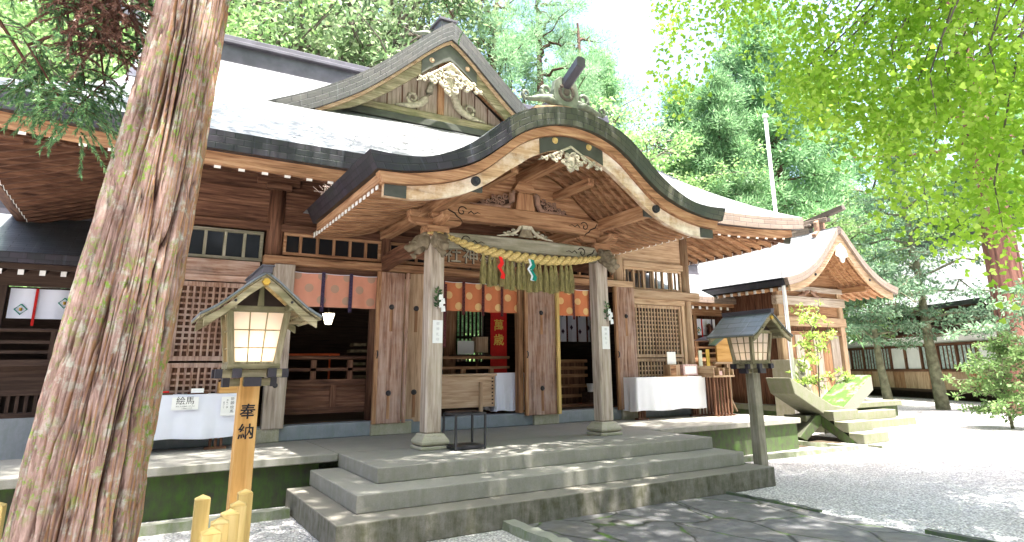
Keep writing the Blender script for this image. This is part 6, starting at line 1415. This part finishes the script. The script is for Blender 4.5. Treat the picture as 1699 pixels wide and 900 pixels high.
# ------------------------------------------------------------------ ginkgo at the right, hanging over the yard
G = thing('ginkgo_tree', 'bright green ginkgo boughs hanging over the yard from the upper right', 'tree', (15.5, -1.0, 0), world=True)
rng = np.random.default_rng(77); tb = mb(); tb.tube([(15.5, -1, 0), (15.4, -.9, 4), (15.2, -.6, 9), (15, -.2, 14)], [.6, .5, .38, .15], 14, caps=False)
LOW = [(42.3, 9), (43.0, .70), (43.8, .60), (44.9, .425), (47.2, .49), (50.5, .49), (52.0, .50), (55.0, .405), (56.3, .33), (59.5, .325), (60.2, .24), (62.6, .17), (64.2, .135), (68, .085), (90, .05)]
def lowlim(az):
    for i in range(len(LOW)-1):
        if LOW[i][0] <= az <= LOW[i+1][0]: f = (az-LOW[i][0])/(LOW[i+1][0]-LOW[i][0]); return LOW[i][1]*(1-f)+LOW[i+1][1]*f
    return 9
C = []; Rr = []; tries = 0
hub = [(14.8, 0, 8.5), (15, -.5, 7), (14.8, .2, 10.5), (15, 0, 12)]
while len(C) < 600 and tries < 120000:
    tries += 1; az = rng.uniform(42.6, 76); d = rng.uniform(8.2, 11.8); te = rng.uniform(.06, .95); X_, Y_ = math.sin(R_(az))*d, math.cos(R_(az))*d; Z_ = 1.65+te*d
    if te < lowlim(az)+.015 or Z_ > 13: continue
    dens = min(1, (te-lowlim(az))/.12+.25)*min(1, max(.12, (az-46)/10)) 
    if az < 47: dens = .35
    if rng.random() > dens: continue
    C.append((X_, Y_, Z_)); Rr.append(rng.uniform(.3, .6))
C = np.array(C)
for i in range(0, len(C), 6):
    c = C[i]; h = hub[i//6 % 4]; mid = ((c[0]+h[0])/2, (c[1]+h[1])/2, max(c[2], h[2])+.8); pts = [Vector(h).lerp(Vector(mid), .5), Vector(mid), Vector(mid).lerp(Vector(c), .6)+Vector((0, 0, .25)), Vector(c)+Vector((0, 0, .2)), Vector(c)-Vector((0, 0, .3))]
    tb.tube(pts, [.05, .035, .02, .01, .004], 5, caps=False)
tb.build('trunk', 'bark_grey', G, smooth=True)
P, Dr = clumps(C, np.array(Rr), 66, rng, 1.15, .35, -.45); leaf_mesh('leaves', P, Dr, rng.uniform(.055, .085, len(P)), rng.uniform(.07, .10, len(P)), 'leaf_ginkgo', G, 'fan')
# unseen leaf clumps added overhead, out of view, to shade path and steps
C = []; 
for i in range(300): C.append((.5+8.5*rng.random(), -4+9.0*rng.random(), 10+2.5*rng.random()))
while len(C) < 215:
    a = rng.uniform(0, 6.283); r = math.sqrt(rng.random())*8.5; X_, Y_ = 12.0+math.cos(a)*r, 2.2+math.sin(a)*r*.85; Z_ = rng.uniform(8.5, 13)
    az = math.degrees(math.atan2(X_, Y_)); d = math.hypot(X_, Y_)
    if (Z_-1.65)/max(d, .1) < .66 and -12 < az < 72 and Y_ > 0: continue
    if noise.noise(Vector((X_*.3, Y_*.3, 3))) < -.22: continue
    C.append((X_, Y_, Z_))
P, Dr = clumps(np.array(C), rng.uniform(.6, 1.1, len(C)), 74, rng, .6, .4, -.3); leaf_mesh('crown', P, Dr, rng.uniform(.13, .2, len(P)), rng.uniform(.16, .24, len(P)), 'leaf_ginkgo', G, 'fan')
# ------------------------------------------------------------------ foreground cedar: crown above the picture and drooping boughs
rng = np.random.default_rng(31); C = []; tb = mb()
for i in range(46):
    z = 9.5+7*i/46; a = i*2.4; rad = 8.0*(1-(z-9)/9)**.6+1; e = (math.cos(a)*rad+1.5, 4.1+math.sin(a)*rad-.5, z-.4)
    if e[1] > 8.2 : e = (e[0], 8.2, e[2]+1.5)
    limb(tb, (.2, 4.1, z), e, .09, .02, .03, 4, rng)
    for t in np.linspace(.25, 1, 7): C.append((.2+(e[0]-.2)*t+rng.normal()*.3, 4.1+(e[1]-4.1)*t+rng.normal()*.3, z+(e[2]-z)*t+rng.normal()*.2))
P, Dr = clumps(np.array(C), rng.uniform(.6, 1.0, len(C)), 46, rng, .6, .6, -.3); leaf_mesh('crown', P, Dr, rng.uniform(.25, .45, len(P)), rng.uniform(.06, .10, len(P)), 'leaf_cedar', BC, 'tri')
def spray(p0, d0, n_, L, rng, P, Dr, Ln, Wn, tb, w_=.006):
    """one drooping cord of cedar needles"""
    p = np.array(p0, float); d = np.array(d0, float); pts = [tuple(p)]
    for i in range(n_):
        d = d+np.array([rng.normal()*.12, rng.normal()*.12, -.10]); d /= np.linalg.norm(d); q = p+d*L/n_
        for k in range(9):
            a = rng.normal(size=3); a -= a.dot(d)*d; a /= np.linalg.norm(a)+1e-9; P.append(p+(q-p)*rng.random()); Dr.append(d*.9+a*.55); Ln.append(rng.uniform(.02, .038)); Wn.append(.009)
        p = q; pts.append(tuple(p))
    tb.tube(pts, [w_*(1-i/(n_+1)) for i in range(n_+1)], 4, caps=False)
def bough(root, tips, mats, seed, nm, spr=26, L=.34):
    rng = np.random.default_rng(seed); tb2 = mb(); P, Dr, Ln, Wn = [], [], [], []
    for tip in tips:
        pts = limb(tb2, root, tip, .022, .006, .04, 6, rng, .5, 6)
        for s in range(spr):
            q = pts[int(rng.integers(2, 7))]; q = (q[0]+rng.normal()*.07, q[1]+rng.normal()*.07, q[2]+rng.normal()*.05); d = (rng.normal()*.7, rng.normal()*.7, rng.uniform(-.5, .3)); spray(q, d, 9, L*rng.uniform(.6, 1.2), rng, P, Dr, Ln, Wn, tb2, .0035)
    tb2.build('branch', 'bark_twig', BC); leaf_mesh(nm, np.array(P), np.array(Dr), np.array(Ln), np.array(Wn), mats, BC, 'tri')
MT['bark_twig'] = plain('twig_bark', (.07, .035, .025), .9, 0, .1, .3)
MT['needle'] = leafm('needle_green', (.05, .14, .06), (.13, .27, .10), (.30, .46, .18), .4); MT['needle_dead'] = leafm('needle_dead', (.07, .03, .02), (.17, .085, .06), (.28, .16, .12), .25)
def pix(px, te, d): az = YAW+math.atan((px-878)/1076.0); return (math.sin(az)*d, math.cos(az)*d, 1.65+te*d)
tb3 = mb(); rng0 = np.random.default_rng(2)
rA = (-1.25, 4.3, 5.4); limb(tb3, (0.1, 4.1, 6.8), rA, .06, .03, .05, 6, rng0, .3, 8)
rB = (2.35, 5.5, 6.6); limb(tb3, (0.25, 4.1, 7.6), rB, .07, .02, .05, 6, rng0, .3, 8); rC = (1.1, 6.0, 6.7); limb(tb3, (0.25, 4.1, 7.6), rC, .06, .02, .05, 6, rng0, .3, 8)
tb3.build('limb', 'bark_twig', BC)
bough(rA, [pix(15, .36, 4.3), pix(60, .38, 4.4), pix(95, .39, 4.5), pix(-40, .38, 4.3), pix(40, .34, 4.2)], 'needle', 3, 'foliage', 95, .30)
bough(rA, [pix(85, .50, 4.3), pix(100, .46, 4.35), pix(70, .54, 4.3), pix(110, .52, 4.4)], 'needle_dead', 4, 'dead_foliage', 90, .34)
bough(rA, [pix(30, .42, 4.4)], 'needle_dead', 9, 'dead_foliage', 26, .26)
bough(rA, [pix(160, .56, 4.6), pix(180, .62, 4.8), pix(50, .62, 4.4), pix(15, .64, 4.5), pix(120, .66, 4.6)], 'needle', 5, 'foliage', 60, .30)
bough(rB, [pix(738, .60, 6.2), pix(715, .64, 6.2), pix(755, .62, 6.2)], 'needle', 6, 'foliage', 44, .22)
bough(rC, [pix(530, .62, 6.4), pix(500, .64, 6.3), pix(570, .63, 6.6)], 'needle', 7, 'foliage', 34, .22)
# fallen needles caught on the eave
t = thing('fallen_twigs', 'dry pale twigs caught on the porch roof edge where it meets the main eave', 'twigs', (2.1, 9, 4.25), world=True); q = mb(); rd = random.Random(3)
for i in range(26):
    y = 8.9+rd.random()*.5; p = Vector((2.08+rd.uniform(-.06, .05), y, 4.22)); q.tube([p, p+Vector((rd.uniform(-.1, .08), rd.uniform(-.1, .1), rd.uniform(-.02, .09)))], .004, 3)
MT['dry'] = plain('dry_twig', (.55, .42, .36), .8, 0, .2, .2); q.build('twigs', 'dry', t)
# distant wooded hillside closing the background
b = mb()
def hill(u, v):
    a = R_(-55+u*175); d = 62+v*130; h = 26*(v**.7)*(.8+.35*noise.noise(Vector((u*7, v*3, 0)))); return (math.sin(a)*d, math.cos(a)*d, h-2*(1-v)+.0)
b.grid(hill, 90, 24); MT['hill'] = plain('forest_floor', (.07, .12, .04), .95, 0, .1, .4, .3)
tag(b.build('hillside', 'hill', smooth=True), kind='structure')
rng = np.random.default_rng(8); C = []
for i in range(2300):
    u = rng.random(); v = rng.random()**1.5*.8; p = hill(u, v); C.append((p[0], p[1], p[2]+rng.uniform(1, 6)))
P, Dr = clumps(np.array(C), rng.uniform(1.6, 3.2, len(C)), 60, rng, .9, .6, .2); o = leaf_mesh('distant_woodland', P, Dr, rng.uniform(.5, .9, len(P)), rng.uniform(.3, .5, len(P)), 'leaf_maple', None); tag(o, kind='stuff', label='hazy green woodland covering the hillside behind the shrine', cat='woodland')
C = []
for i in range(900):
    a = R_(95+205*rng.random()); d = 21+14*rng.random(); C.append((math.sin(a)*d, math.cos(a)*d, 17*rng.random()**.8))
P, Dr = clumps(np.array(C), rng.uniform(1.6, 3.2, len(C)), 60, rng, .9, .6, .2); o = leaf_mesh('woodland', P, Dr, rng.uniform(.5, .9, len(P)), rng.uniform(.3, .5, len(P)), 'leaf_wall', None); tag(o, kind='stuff', label='dark woodland closing the yard on the side away from the shrine', cat='woodland')
